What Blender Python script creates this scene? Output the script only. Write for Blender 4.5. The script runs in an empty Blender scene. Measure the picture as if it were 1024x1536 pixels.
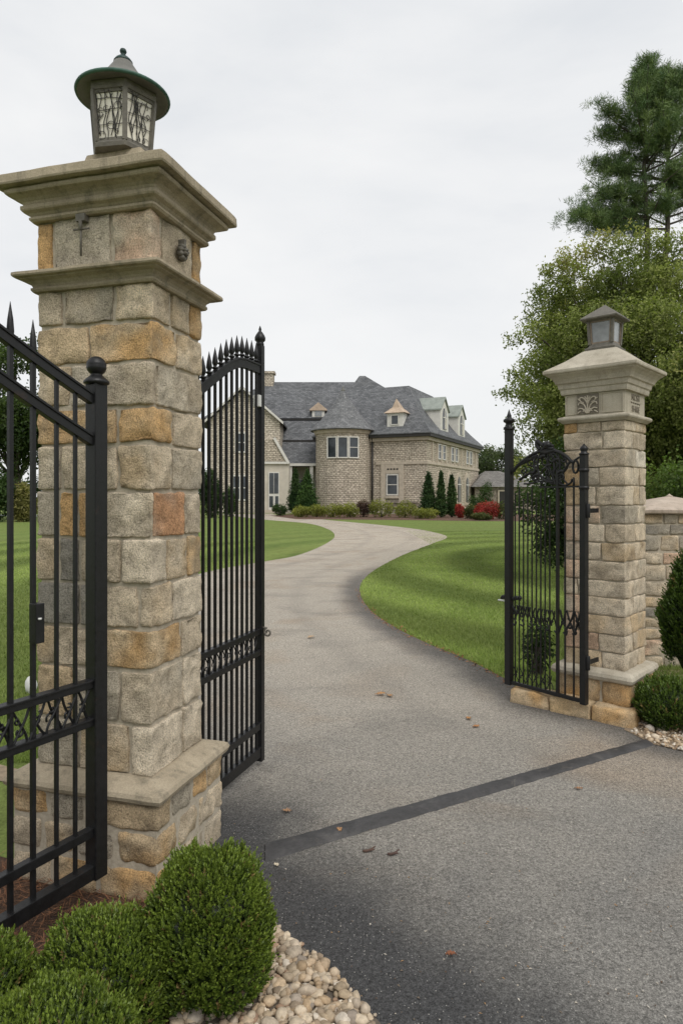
import bpy, math, random
import numpy as np

SC = bpy.context.scene
COL = SC.collection
R = math.radians
RNG = np.random.default_rng(7)
random.seed(7)

# ------------------------------------------------------------------ noise
def _hash(ix, iy, iz, s):
    h = (ix.astype(np.int64) * 374761393 + iy.astype(np.int64) * 668265263 + iz.astype(np.int64) * 2147483647 + s * 974634777) & 0xFFFFFFFF
    h = ((h ^ (h >> 13)) * 1274126177) & 0xFFFFFFFF
    h = ((h ^ (h >> 16)) * 2246822519) & 0xFFFFFFFF
    return ((h ^ (h >> 15)) & 0xFFFFFF) / float(0xFFFFFF)

def vnoise(P, s=0):
    P = np.asarray(P, float)
    I = np.floor(P).astype(np.int64)
    F = P - I
    F = F * F * (3 - 2 * F)
    x, y, z = I[:, 0], I[:, 1], I[:, 2]
    fx, fy, fz = F[:, 0], F[:, 1], F[:, 2]
    def c(a, b, d): return _hash(x + a, y + b, z + d, s)
    x00 = c(0,0,0)*(1-fx)+c(1,0,0)*fx
    x10 = c(0,1,0)*(1-fx)+c(1,1,0)*fx
    x01 = c(0,0,1)*(1-fx)+c(1,0,1)*fx
    x11 = c(0,1,1)*(1-fx)+c(1,1,1)*fx
    return ((x00*(1-fy)+x10*fy)*(1-fz)+(x01*(1-fy)+x11*fy)*fz)*2-1

def fbm(P, s=0, o=3):
    t = 0; a = 1.0; P = np.asarray(P, float)
    for i in range(o):
        t = t + a * vnoise(P * (2.03 ** i), s + i * 17)
        a *= .5
    return t / (2 - 2 * .5 ** o)

# ------------------------------------------------------------------ mesh builder
class MB:
    def __init__(self):
        self.v = []; self.f = []; self.c = []; self.n = 0; self.sm = []
    def add(self, verts, faces, col=(1,1,1), smooth=False):
        verts = np.asarray(verts, float).reshape(-1, 3)
        k = len(verts)
        self.v.append(verts)
        for f in faces:
            self.f.append(tuple(int(i) + self.n for i in f))
        self.sm.extend([smooth] * len(faces))
        col = np.asarray(col, float)
        if col.ndim == 1: col = np.tile(col, (k, 1))
        self.c.append(col)
        self.n += k
        return self
    def build(self, name, mat, parent=None, uv=False, bevel=0):
        V = np.concatenate(self.v); C = np.concatenate(self.c)
        cnt = np.array([len(f) for f in self.f]); L = np.fromiter((i for f in self.f for i in f), np.int32)
        return mesh_obj(name, V, L, cnt, C, np.array(self.sm), mat, parent, uv, bevel)

def mesh_obj(name, V, L, cnt, C, sm, mat, parent=None, uv=False, bevel=0):
    me = bpy.data.meshes.new(name)
    me.vertices.add(len(V)); me.vertices.foreach_set('co', np.ascontiguousarray(V, np.float32).ravel())
    me.loops.add(len(L)); me.loops.foreach_set('vertex_index', np.ascontiguousarray(L, np.int32))
    me.polygons.add(len(cnt))
    st = np.concatenate([[0], np.cumsum(cnt)[:-1]]).astype(np.int32)
    me.polygons.foreach_set('loop_start', st)
    me.polygons.foreach_set('use_smooth', np.ascontiguousarray(sm, bool))
    me.update(calc_edges=True)
    if C is not None:
        a = me.color_attributes.new('col', 'FLOAT_COLOR', 'POINT')
        C4 = np.ones((len(V), 4), np.float32); C4[:, :3] = C
        a.data.foreach_set('color', C4.ravel())
    if uv:
        nrm = np.zeros(len(cnt) * 3, np.float32); me.polygons.foreach_get('normal', nrm); nrm = nrm.reshape(-1, 3)
        t = np.stack([-nrm[:, 1], nrm[:, 0], np.zeros(len(nrm))], 1)
        ln = np.linalg.norm(t, axis=1); flat = ln < .05
        t[flat] = (1, 0, 0); ln[flat] = 1; t /= ln[:, None]
        b = np.cross(nrm, t)
        fi = np.repeat(np.arange(len(cnt)), cnt)
        P = np.asarray(V)[L]
        U = np.stack([(P * t[fi]).sum(1), (P * b[fi]).sum(1)], 1).astype(np.float32)
        l = me.uv_layers.new(name='UVMap'); l.data.foreach_set('uv', U.ravel())
    me.materials.append(mat)
    o = bpy.data.objects.new(name, me); COL.objects.link(o)
    if parent is not None: o.parent = parent
    if bevel:
        m = o.modifiers.new('Bevel', 'BEVEL'); m.width = bevel; m.segments = 2; m.limit_method = 'ANGLE'; m.angle_limit = R(40)
    return o

def tag(o, label, cat, group=None, kind=None):
    o['label'] = label
    if cat: o['category'] = cat
    if group: o['group'] = group
    if kind: o['kind'] = kind
    return o
def thing(name, label, cat, loc=(0,0,0), rz=0, group=None):
    o = bpy.data.objects.new(name, None); COL.objects.link(o)
    o.location = loc; o.rotation_euler = (0, 0, rz); o.empty_display_size = .2
    return tag(o, label, cat, group)
def struct(o): o['kind'] = 'structure'; return o
def stuff(o, label, cat): o['kind'] = 'stuff'; o['label'] = label; o['category'] = cat; return o

# ------------------------------------------------------------------ shapes
def box(mb, x0, x1, y0, y1, z0, z1, col=(1,1,1)):
    v = [(x0,y0,z0),(x1,y0,z0),(x1,y1,z0),(x0,y1,z0),(x0,y0,z1),(x1,y0,z1),(x1,y1,z1),(x0,y1,z1)]
    return mb.add(v, [(0,3,2,1),(4,5,6,7),(0,1,5,4),(1,2,6,5),(2,3,7,6),(3,0,4,7)], col)
def slab(mb, p, q, a, b, col=(1,1,1)):
    """box from p to q (centre line) with half vectors a and b"""
    p, q, a, b = (np.array(t, float) for t in (p, q, a, b))
    v = [p-a-b, p+a-b, p+a+b, p-a+b, q-a-b, q+a-b, q+a+b, q-a+b]
    return mb.add(v, [(0,3,2,1),(4,5,6,7),(0,1,5,4),(1,2,6,5),(2,3,7,6),(3,0,4,7)], col)
def prism(mb, poly, axis_vec, col=(1,1,1)):
    """closed polygon of 3D points extruded along axis_vec"""
    P = np.array(poly, float); n = len(P); Q = P + np.array(axis_vec, float)
    f = [tuple(range(n-1, -1, -1)), tuple(range(n, 2*n))] + [(i, (i+1) % n, n + (i+1) % n, n + i) for i in range(n)]
    return mb.add(np.concatenate([P, Q]), f, col)
def quad(mb, pts, col=(1,1,1)): return mb.add(pts, [tuple(range(len(pts)))], col)
def tube(mb, pts, r, n=6, col=(1,1,1), smooth=True, phase=0.0, cap=True):
    P = np.array(pts, float); m = len(P)
    rr = np.full(m, r) if np.isscalar(r) else np.array(r, float)
    T = np.zeros_like(P); T[1:-1] = P[2:] - P[:-2]; T[0] = P[1]-P[0]; T[-1] = P[-1]-P[-2]
    T /= np.linalg.norm(T, axis=1)[:, None] + 1e-12
    up = np.array([0,0,1.0]) if abs(T[0][2]) < .9 else np.array([0,1.0,0])
    A = np.cross(T[0], up); A /= np.linalg.norm(A)
    V = []; ang = phase + np.arange(n) * 2*math.pi/n
    for i in range(m):
        A = A - T[i]*np.dot(A, T[i]); A /= np.linalg.norm(A) + 1e-12
        B = np.cross(T[i], A)
        V.append(P[i] + rr[i]*(np.cos(ang)[:,None]*A + np.sin(ang)[:,None]*B))
    F = [(i*n+j, i*n+(j+1)%n, (i+1)*n+(j+1)%n, (i+1)*n+j) for i in range(m-1) for j in range(n)]
    if cap: F += [tuple(range(n-1,-1,-1)), tuple((m-1)*n+j for j in range(n))]
    return mb.add(np.concatenate(V), F, col, smooth)
def lathe(mb, prof, n=16, c=(0,0), phase=0.0, col=(1,1,1), smooth=True):
    ang = phase + np.arange(n)*2*math.pi/n
    V = []
    for r, z in prof: V.append(np.stack([c[0]+r*np.cos(ang), c[1]+r*np.sin(ang), np.full(n, z)], 1))
    m = len(prof)
    F = [(i*n+j, i*n+(j+1)%n, (i+1)*n+(j+1)%n, (i+1)*n+j) for i in range(m-1) for j in range(n)]
    F += [tuple(range(n-1,-1,-1)), tuple((m-1)*n+j for j in range(n))]
    return mb.add(np.concatenate(V), F, col, smooth)
def spline(pts, k=8, closed=False):
    P = np.array(pts, float); out = []
    n = len(P)
    for i in range(n-1):
        p0 = P[max(i-1,0)]; p1 = P[i]; p2 = P[i+1]; p3 = P[min(i+2,n-1)]
        for t in np.arange(k)/k:
            out.append(.5*((2*p1)+(-p0+p2)*t+(2*p0-5*p1+4*p2-p3)*t*t+(-p0+3*p1-3*p2+p3)*t**3))
    out.append(P[-1])
    return np.array(out)
def sqloft(mb, prof, W, D, M=18, amp=.0022, seed=0, cr=.004):
    """rectangular moulding: rings of (overhang, z) around a W x D shaft, wavy by amp, closed top and bottom"""
    rings = []
    for o, z in prof:
        hx, hy = W/2+o, D/2+o
        t = np.linspace(-1, 1, M+1)[:-1]
        e = np.ones(M); e[0] = 1 - cr/max(hx,.05)
        ring = np.concatenate([
            np.stack([t*hx, -hy*np.ones(M)], 1), np.stack([hx*np.ones(M), t*hy], 1),
            np.stack([-t*hx, hy*np.ones(M)], 1), np.stack([-hx*np.ones(M), -t*hy], 1)])
        for k in range(4): ring[k*M] *= e[0]
        rings.append(np.concatenate([ring, np.full((4*M,1), z)], 1))
    V = np.concatenate(rings); n = 4*M; m = len(prof)
    d = np.stack([fbm(V*9, seed+1), fbm(V*9, seed+2), fbm(V*9, seed+3)], 1)*amp
    V = V + d
    F = [(i*n+j, i*n+(j+1)%n, (i+1)*n+(j+1)%n, (i+1)*n+j) for i in range(m-1) for j in range(n)]
    F += [tuple(range(n-1,-1,-1)), tuple((m-1)*n+j for j in range(n))]
    return mb.add(V, F, (1,1,1), False)

def stone(mb, lo, hi, col, cell=.016, rad=.013, seed=0, rough=.006, bulge=.006, warp=.005, col2=None):
    """one rough-faced stone block"""
    lo = np.array(lo, float); hi = np.array(hi, float); S = hi-lo
    rad = min(rad, .35*S.min())
    ax = []
    for k in range(3):
        L = S[k]; n = max(1, int(round((L-2*rad)/cell)))
        ax.append(np.concatenate([[0, rad*.4], np.linspace(rad, L-rad, n+1), [L-rad*.4, L]]))
    nx, ny, nz = (len(a) for a in ax)
    g = np.stack(np.meshgrid(*ax, indexing='ij'), -1)
    idx = -np.ones((nx,ny,nz), int)
    m = np.zeros((nx,ny,nz), bool)
    m[0]=m[-1]=True; m[:,0]=m[:,-1]=True; m[:,:,0]=m[:,:,-1]=True
    idx[m] = np.arange(m.sum())
    P = g[m]
    q = np.clip(P, rad, S-rad)
    d = P-q; ln = np.linalg.norm(d, axis=1)[:,None]; dn = d/(ln+1e-9)
    Pn = q + dn*rad
    W = Pn + lo
    so = seed*3.17
    u = 2*(Pn/S)-1
    bul = np.zeros(len(P))
    for k in range(3):
        a, b = (k+1)%3, (k+2)%3
        w = np.abs(dn[:,k])**2
        bul += w*(1-np.abs(u[:,a])**3)*(1-np.abs(u[:,b])**3)
    sk = W+.03*np.stack([fbm(W*9+so, 51, 2), fbm(W*9+so, 52, 2), fbm(W*9+so, 53, 2)], 1)
    big = fbm(sk*7+so, 3, 2); mid = fbm(sk*26+so, 5, 3); rid = 1-np.abs(fbm(sk*11+so, 9, 3))*2.4
    rn_ = np.random.default_rng(seed+7); face = np.zeros(len(P))
    for q_ in range(3):            # chisel planes
        nv = rn_.normal(size=3); nv /= np.linalg.norm(nv); face = np.minimum(face, (rn_.uniform(.05,.3)-(u@nv)*.30)*.9) if q_ == 0 else np.minimum(face, (rn_.uniform(.1,.35)-(u@nv)*.30)*.9)
    h = bulge*bul*.8 + rough*(.9*big+.9*mid+.8*(rid-.6)+1.3*face)
    wv = np.stack([fbm(W*8+so, 21, 3), fbm(W*8+so, 22, 3), fbm(W*8+so, 23, 3)], 1)*warp*1.25
    W = W + dn*h[:,None] + wv
    c = np.tile(np.array(col, float), (len(P),1))
    if col2 is not None:
        t = np.clip(.5+1.6*fbm(W*8+so, 31, 3), 0, 1)[:,None]
        c = c*(1-t)+np.array(col2)*t
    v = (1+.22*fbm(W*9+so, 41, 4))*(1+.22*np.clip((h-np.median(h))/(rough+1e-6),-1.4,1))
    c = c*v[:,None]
    F = []
    def side(I, flip):
        a,b,cc,dd = I[:-1,:-1].ravel(), I[1:,:-1].ravel(), I[1:,1:].ravel(), I[:-1,1:].ravel()
        F.extend(zip(a,dd,cc,b) if flip else zip(a,b,cc,dd))
    side(idx[0],True); side(idx[-1],False)
    side(idx[:,0],False); side(idx[:,-1],True)
    side(idx[:,:,0],True); side(idx[:,:,-1],False)
    mb.add(W, F, c, True)

# ------------------------------------------------------------------ materials
def mat(name):
    m = bpy.data.materials.new(name); m.use_nodes = True
    nt = m.node_tree; b = nt.nodes['Principled BSDF']
    return m, nt, b
def N(nt, t, **k):
    n = nt.nodes.new(t)
    for a, v in k.items():
        if a in n.inputs: n.inputs[a].default_value = v
        else: setattr(n, a, v)
    return n
def setin(n, **k):
    for a, v in k.items(): n.inputs[a.replace('_', ' ')].default_value = v
def noise(nt, vec, scale, detail=4, rough=.6, dist=0):
    n = nt.nodes.new('ShaderNodeTexNoise'); setin(n, Scale=scale, Detail=detail, Roughness=rough, Distortion=dist)
    if vec is not None: nt.links.new(vec, n.inputs['Vector'])
    return n.outputs['Fac']
def ramp(nt, fac, stops):
    n = nt.nodes.new('ShaderNodeValToRGB'); e = n.color_ramp.elements
    while len(e) < len(stops): e.new(.5)
    for i, (p, c) in enumerate(stops):
        e[i].position = p; e[i].color = (c if len(c) == 4 else (*c, 1)) if not np.isscalar(c) else (c, c, c, 1)
    nt.links.new(fac, n.inputs['Fac']); return n.outputs['Color']
def mixc(nt, a, b, fac=.5, mode='MIX'):
    n = nt.nodes.new('ShaderNodeMix'); n.data_type = 'RGBA'; n.blend_type = mode
    for s, v in ((n.inputs[6], a), (n.inputs[7], b), (n.inputs[0], fac)):
        if isinstance(v, bpy.types.NodeSocket): nt.links.new(v, s)
        elif np.isscalar(v): s.default_value = v if s == n.inputs[0] else (v, v, v, 1)
        else: s.default_value = (*v, 1) if len(v) == 3 else v
    return n.outputs[2]
def mth(nt, op, a, b=0.0, clamp=False):
    n = nt.nodes.new('ShaderNodeMath'); n.operation = op; n.use_clamp = clamp
    for s, v in ((n.inputs[0], a), (n.inputs[1], b)):
        if isinstance(v, bpy.types.NodeSocket): nt.links.new(v, s)
        else: s.default_value = v
    return n.outputs[0]
def mrange(nt, v, a, b, c=0.0, d=1.0, smooth=True):
    n = nt.nodes.new('ShaderNodeMapRange'); n.interpolation_type = 'SMOOTHSTEP' if smooth else 'LINEAR'
    nt.links.new(v, n.inputs[0])
    for i, x in enumerate((a, b, c, d)): n.inputs[i+1].default_value = x
    return n.outputs[0]
def bump(nt, b, h, strength=.5, dist=.01):
    n = nt.nodes.new('ShaderNodeBump'); n.inputs['Strength'].default_value = strength; n.inputs['Distance'].default_value = dist
    nt.links.new(h, n.inputs['Height']); nt.links.new(n.outputs[0], b.inputs['Normal'])
def attr(nt, name='col'):
    n = nt.nodes.new('ShaderNodeAttribute'); n.attribute_name = name; return n.outputs['Color']
def objco(nt): return nt.nodes.new('ShaderNodeTexCoord').outputs['Object']
def worldpos(nt): return nt.nodes.new('ShaderNodeNewGeometry').outputs['Position']
def uvco(nt): return nt.nodes.new('ShaderNodeTexCoord').outputs['UV']
def sep(nt, v):
    n = nt.nodes.new('ShaderNodeSeparateXYZ'); nt.links.new(v, n.inputs[0]); return n.outputs
def scalev(nt, v, s):
    n = nt.nodes.new('ShaderNodeMapping'); n.inputs['Scale'].default_value = s; nt.links.new(v, n.inputs[0]); return n.outputs[0]

def m_stone():
    m, nt, b = mat('split_stone'); co = objco(nt)
    c = attr(nt)
    f1 = noise(nt, co, 19, 10, .74, .25); f2 = noise(nt, co, 170, 4, .65); f3 = noise(nt, co, 5, 3, .55, .6)
    c = mixc(nt, c, ramp(nt, f1, [(.28, .42), (.46, .98), (.75, 1.28)]), .9, 'MULTIPLY')
    c = mixc(nt, c, ramp(nt, f2, [(.36, .50), (.5, 1.0), (.66, 1.35)]), .85, 'MULTIPLY')
    c = mixc(nt, c, (.13,.115,.09), ramp(nt, f3, [(.56, 0.0), (.78, .42)]))
    c = mixc(nt, c, (.60,.54,.44), ramp(nt, noise(nt, co, 11, 6, .7), [(.62, 0.0), (.75, .35)]))
    nt.links.new(c, b.inputs['Base Color']); b.inputs['Roughness'].default_value = .92
    b.inputs['Specular IOR Level'].default_value = .2
    bump(nt, b, mth(nt, 'ADD', mth(nt, 'MULTIPLY', f1, 1.3), mth(nt, 'MULTIPLY', f2, .5)), 1.0, .014)
    return m
def m_mortar():
    m, nt, b = mat('mortar'); co = objco(nt)
    f = noise(nt, co, 60, 6, .7)
    nt.links.new(ramp(nt, f, [(.3, (.33,.285,.22)), (.7, (.50,.44,.345))]), b.inputs['Base Color'])
    b.inputs['Roughness'].default_value = .95; bump(nt, b, f, .6, .006); return m
def m_limestone(name='limestone', a=(.285,.240,.172), c2=(.42,.355,.26), stain=.6):
    m, nt, b = mat(name); co = objco(nt)
    f = noise(nt, co, 6, 6, .6, .3); f2 = noise(nt, co, 160, 3, .6); st = noise(nt, scalev(nt, co, (9, 9, 1.4)), 2.2, 5, .65)
    c = ramp(nt, f, [(.3, a), (.7, c2)])
    c = mixc(nt, c, (.085,.08,.06), ramp(nt, st, [(.5, 0.0), (.72, stain)]))
    c = mixc(nt, c, ramp(nt, f2, [(.35, .8), (.65, 1.14)]), .7, 'MULTIPLY')
    nt.links.new(c, b.inputs['Base Color']); b.inputs['Roughness'].default_value = .88; b.inputs['Specular IOR Level'].default_value = .2
    bump(nt, b, mth(nt, 'ADD', f2, mth(nt, 'MULTIPLY', noise(nt, co, 30, 5, .6), 1.2)), .4, .005); return m
def m_iron(name='wrought_iron', col=(.0065,.0065,.007), rough=.36, spec=.36):
    m, nt, b = mat(name); co = objco(nt); b.inputs['Specular IOR Level'].default_value = spec
    f = noise(nt, co, 40, 5, .65)
    nt.links.new(ramp(nt, f, [(.3, col), (.75, tuple(1.9*x for x in col))]), b.inputs['Base Color'])
    nt.links.new(ramp(nt, f, [(.2, rough-.08), (.8, rough+.2)]), b.inputs['Roughness'])
    if name == 'wrought_iron':
        ru = ramp(nt, noise(nt, co, 13, 7, .72, .4), [(.60, 0.0), (.74, .55)]); cb = b.inputs['Base Color'].links[0].from_socket
        nt.links.new(mixc(nt, cb, (.045,.026,.018), ru), b.inputs['Base Color'])
    bump(nt, b, noise(nt, co, 120, 4, .7), .3, .003); return m
def m_plain(name, col, rough=.7, var=.25, sc=8, spec=.3, bmp=0.15):
    m, nt, b = mat(name); co = objco(nt); f = noise(nt, co, sc, 5, .6)
    nt.links.new(ramp(nt, f, [(.25, tuple(x*(1-var) for x in col)), (.75, tuple(x*(1+var) for x in col))]), b.inputs['Base Color'])
    b.inputs['Roughness'].default_value = rough; b.inputs['Specular IOR Level'].default_value = spec
    bump(nt, b, noise(nt, co, sc*8, 3), bmp, .004); return m
def m_leaf(name, trans=.28, rough=.5, spec=.25):
    m, nt, b = mat(name); c = attr(nt)
    nt.links.new(c, b.inputs['Base Color']); b.inputs['Roughness'].default_value = rough; b.inputs['Specular IOR Level'].default_value = spec
    t = nt.nodes.new('ShaderNodeBsdfTranslucent'); nt.links.new(mixc(nt, c, (1.0,1.25,.5), 1.0, 'MULTIPLY'), t.inputs[0])
    mx = nt.nodes.new('ShaderNodeMixShader'); mx.inputs[0].default_value = trans
    nt.links.new(b.outputs[0], mx.inputs[1]); nt.links.new(t.outputs[0], mx.inputs[2])
    nt.links.new(mx.outputs[0], nt.nodes['Material Output'].inputs[0]); return m
def m_bark(): 
    m, nt, b = mat('bark'); co = objco(nt); f = noise(nt, scalev(nt, co, (6,6,1)), 4, 5, .7)
    nt.links.new(ramp(nt, f, [(.3, (.035,.028,.022)), (.7, (.12,.10,.085))]), b.inputs['Base Color'])
    b.inputs['Roughness'].default_value = .95; bump(nt, b, f, .8, .02); return m
def m_attr(name, rough=.8, var=60, spec=.2, amt=.6):
    m, nt, b = mat(name); co = objco(nt); f = noise(nt, co, var, 5, .65)
    nt.links.new(mixc(nt, attr(nt), ramp(nt, f, [(.3, .72), (.7, 1.25)]), amt, 'MULTIPLY'), b.inputs['Base Color'])
    b.inputs['Roughness'].default_value = rough; b.inputs['Specular IOR Level'].default_value = spec
    bump(nt, b, f, .3, .003); return m

def m_asphalt():
    m, nt, b = mat('asphalt'); P = worldpos(nt); xyz = sep(nt, P)
    ed = sep(nt, attr(nt))
    big = noise(nt, P, .55, 5, .55, .5); med = noise(nt, P, 2.3, 5, .6, .3)
    fine = noise(nt, P, 190, 3, .7); grit = noise(nt, P, 75, 3, .7)
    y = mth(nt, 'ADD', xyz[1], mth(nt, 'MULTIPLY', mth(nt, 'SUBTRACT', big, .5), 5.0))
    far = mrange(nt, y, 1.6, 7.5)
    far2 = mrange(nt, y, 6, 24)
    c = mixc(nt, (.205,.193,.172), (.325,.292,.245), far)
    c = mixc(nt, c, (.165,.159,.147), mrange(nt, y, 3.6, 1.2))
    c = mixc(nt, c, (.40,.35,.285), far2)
    c = mixc(nt, c, (.26,.19,.125), ramp(nt, noise(nt, P, .8, 3, .5, .8), [(.52, 0.0), (.75, .5)]))
    c = mixc(nt, c, (.10,.097,.09), ramp(nt, noise(nt, scalev(nt, P, (1,1.8,1)), .95, 4, .55, .4), [(.52, 0.0), (.76, .45)]))
    # fresh dark asphalt plus soft occlusion shade painted in, left edge by the gate
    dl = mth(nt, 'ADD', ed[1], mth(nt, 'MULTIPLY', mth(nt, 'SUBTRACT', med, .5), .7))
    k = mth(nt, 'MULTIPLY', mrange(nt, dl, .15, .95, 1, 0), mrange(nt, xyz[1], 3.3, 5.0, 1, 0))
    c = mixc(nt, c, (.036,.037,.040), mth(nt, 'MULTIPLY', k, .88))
    # dark worn band along the right lawn edge
    dr = mth(nt, 'ADD', ed[0], mth(nt, 'MULTIPLY', mth(nt, 'SUBTRACT', med, .5), .28))
    k2 = mth(nt, 'MULTIPLY', mrange(nt, dr, .10, .52, 1, 0), mrange(nt, xyz[1], 12, 17, 1, 0))
    c = mixc(nt, c, (.075,.07,.066), mth(nt, 'MULTIPLY', k2, .8))
    # tyre tracks
    w = mth(nt, 'ABSOLUTE', mth(nt, 'SUBTRACT', ed[2], .5))
    k3 = mrange(nt, mth(nt, 'ABSOLUTE', mth(nt, 'SUBTRACT', w, .19)), .0, .07, .14, 0)
    c = mixc(nt, c, (.10,.095,.088), k3)
    # hairline cracks in a few places
    wv = nt.nodes.new('ShaderNodeVectorMath'); wv.operation = 'ADD'
    wn_ = nt.nodes.new('ShaderNodeTexNoise'); setin(wn_, Scale=1.7, Detail=6.0, Roughness=.65); nt.links.new(P, wn_.inputs['Vector'])
    nt.links.new(P, wv.inputs[0]); nt.links.new(wn_.outputs['Color'], wv.inputs[1])
    ck = nt.nodes.new('ShaderNodeTexVoronoi'); ck.feature = 'DISTANCE_TO_EDGE'; ck.inputs['Scale'].default_value = .42; nt.links.new(wv.outputs[0], ck.inputs['Vector'])
    ckm = mth(nt, 'MULTIPLY', mrange(nt, ck.outputs['Distance'], .0, .0035, 1, 0), mrange(nt, noise(nt, P, .5, 3), .50, .60))
    c = mixc(nt, c, (.05,.047,.043), mth(nt, 'MULTIPLY', ckm, .65))
    c = mixc(nt, c, ramp(nt, grit, [(.32, .52), (.5, 1.0), (.7, 1.5)]), .9, 'MULTIPLY')
    c = mixc(nt, c, ramp(nt, fine, [(.35, .5), (.5, 1.0), (.66, 1.65)]), .9, 'MULTIPLY')
    v = nt.nodes.new('ShaderNodeTexVoronoi'); v.inputs['Scale'].default_value = 85; nt.links.new(P, v.inputs['Vector'])
    sp = mth(nt, 'MULTIPLY', mrange(nt, v.outputs['Distance'], .12, .2, 1, 0), mrange(nt, sep(nt, v.outputs['Color'])[0], .62, .70))
    c = mixc(nt, c, (.48,.46,.42), mth(nt, 'MULTIPLY', sp, .75))
    nt.links.new(c, b.inputs['Base Color']); b.inputs['Roughness'].default_value = .9; b.inputs['Specular IOR Level'].default_value = .25
    bump(nt, b, mth(nt, 'ADD', grit, fine), .55, .006); return m
def m_lawn():
    m, nt, b = mat('lawn_turf'); P = worldpos(nt); xyz = sep(nt, P)
    big = noise(nt, P, .35, 4, .55, .4); med = noise(nt, P, 3.5, 5, .65); fine = noise(nt, P, 45, 4, .75)
    d = nt.nodes.new('ShaderNodeVectorMath'); d.operation = 'DISTANCE'; nt.links.new(P, d.inputs[0]); d.inputs[1].default_value = (10.5, 15.5, 0)
    r = mth(nt, 'ADD', d.outputs['Value'], mth(nt, 'MULTIPLY', big, 1.2))
    s = mth(nt, 'MULTIPLY', mth(nt, 'SINE', mth(nt, 'MULTIPLY', r, 2.9)), mrange(nt, xyz[1], 17, 32, 1.0, .22))
    c = ramp(nt, mth(nt, 'ADD', mth(nt, 'MULTIPLY', s, .22), .5), [(.25, (.112,.160,.040)), (.75, (.200,.255,.072))])
    c = mixc(nt, c, (.17,.19,.055), ramp(nt, big, [(.45, 0.0), (.75, .55)]))
    c = mixc(nt, c, ramp(nt, med, [(.3, .72), (.7, 1.25)]), .8, 'MULTIPLY')
    c = mixc(nt, c, ramp(nt, fine, [(.3, .5), (.5, 1.0), (.7, 1.45)]), .75, 'MULTIPLY')
    nt.links.new(c, b.inputs['Base Color']); b.inputs['Roughness'].default_value = .95; b.inputs['Specular IOR Level'].default_value = .1
    bump(nt, b, mth(nt, 'ADD', fine, med), .8, .03); return m
def m_brick(name='house_brick', a=(.59,.515,.415), c2=(.41,.355,.28), mo=(.26,.225,.18), w=.35, h=.175):
    m, nt, b = mat(name); uv = uvco(nt)
    wob = nt.nodes.new('ShaderNodeVectorMath'); wob.operation = 'ADD'
    nz = nt.nodes.new('ShaderNodeTexNoise'); setin(nz, Scale=2.6, Detail=3.0); nt.links.new(uv, nz.inputs['Vector'])
    sc = nt.nodes.new('ShaderNodeVectorMath'); sc.operation = 'SCALE'; sc.inputs['Scale'].default_value = .13; nt.links.new(nz.outputs['Color'], sc.inputs[0])
    nt.links.new(uv, wob.inputs[0]); nt.links.new(sc.outputs[0], wob.inputs[1])
    br = nt.nodes.new('ShaderNodeTexBrick'); nt.links.new(wob.outputs[0], br.inputs['Vector'])
    setin(br, Scale=1.0, Mortar_Size=.034, Mortar_Smooth=.6, Bias=-.2, Brick_Width=w, Row_Height=h, Color1=(*a,1), Color2=(*c2,1), Mortar=(*mo,1))
    f = noise(nt, uv, 1.1, 4, .6); f2 = noise(nt, uv, 5, 4, .7)
    c = mixc(nt, br.outputs['Color'], ramp(nt, f2, [(.32, .38), (.5, 1.0), (.7, 1.4)]), .85, 'MULTIPLY')
    c = mixc(nt, c, ramp(nt, f, [(.3, .82), (.7, 1.12)]), .8, 'MULTIPLY')
    nt.links.new(c, b.inputs['Base Color']); b.inputs['Roughness'].default_value = .9; b.inputs['Specular IOR Level'].default_value = .15
    bump(nt, b, mth(nt, 'SUBTRACT', f2, mth(nt, 'MULTIPLY', br.outputs['Fac'], 1.0)), .7, .05); return m
def m_shingle(name='slate_shingle', a=(.088,.091,.096), c2=(.160,.163,.169), w=.38, h=.21):
    m, nt, b = mat(name); uv = uvco(nt)
    br = nt.nodes.new('ShaderNodeTexBrick'); nt.links.new(uv, br.inputs['Vector'])
    setin(br, Scale=1.0, Mortar_Size=.012, Mortar_Smooth=.3, Bias=0.0, Brick_Width=w, Row_Height=h, Color1=(*a,1), Color2=(*c2,1), Mortar=(.04,.042,.045,1))
    f = noise(nt, uv, .5, 5, .65); f2 = noise(nt, uv, 3.5, 5, .75)
    c = mixc(nt, br.outputs['Color'], ramp(nt, f2, [(.3, .62), (.5, 1.0), (.7, 1.4)]), .8, 'MULTIPLY')
    c = mixc(nt, c, ramp(nt, f, [(.3, .75), (.7, 1.22)]), .8, 'MULTIPLY')
    nt.links.new(c, b.inputs['Base Color']); b.inputs['Roughness'].default_value = .75; b.inputs['Specular IOR Level'].default_value = .3
    bump(nt, b, f2, .5, .04); return m
def m_glass(name, col=(.02,.024,.028), rough=.08):
    m, nt, b = mat(name); co = objco(nt); f = noise(nt, co, 1.2, 3)
    nt.links.new(ramp(nt, f, [(.3, col), (.75, tuple(x*2.6 for x in col))]), b.inputs['Base Color'])
    b.inputs['Roughness'].default_value = rough; b.inputs['Specular IOR Level'].default_value = .6; return m
def m_mulch():
    m, nt, b = mat('mulch'); P = worldpos(nt); f = noise(nt, scalev(nt, P, (1,2.2,1)), 45, 5, .75); g = noise(nt, P, 6, 4)
    c = ramp(nt, f, [(.3, (.035,.018,.011)), (.52, (.11,.058,.034)), (.72, (.22,.13,.08))])
    c = mixc(nt, c, ramp(nt, g, [(.3, .7), (.7, 1.3)]), .8, 'MULTIPLY')
    nt.links.new(c, b.inputs['Base Color']); b.inputs['Roughness'].default_value = .95; bump(nt, b, f, 1, .03); return m

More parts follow.
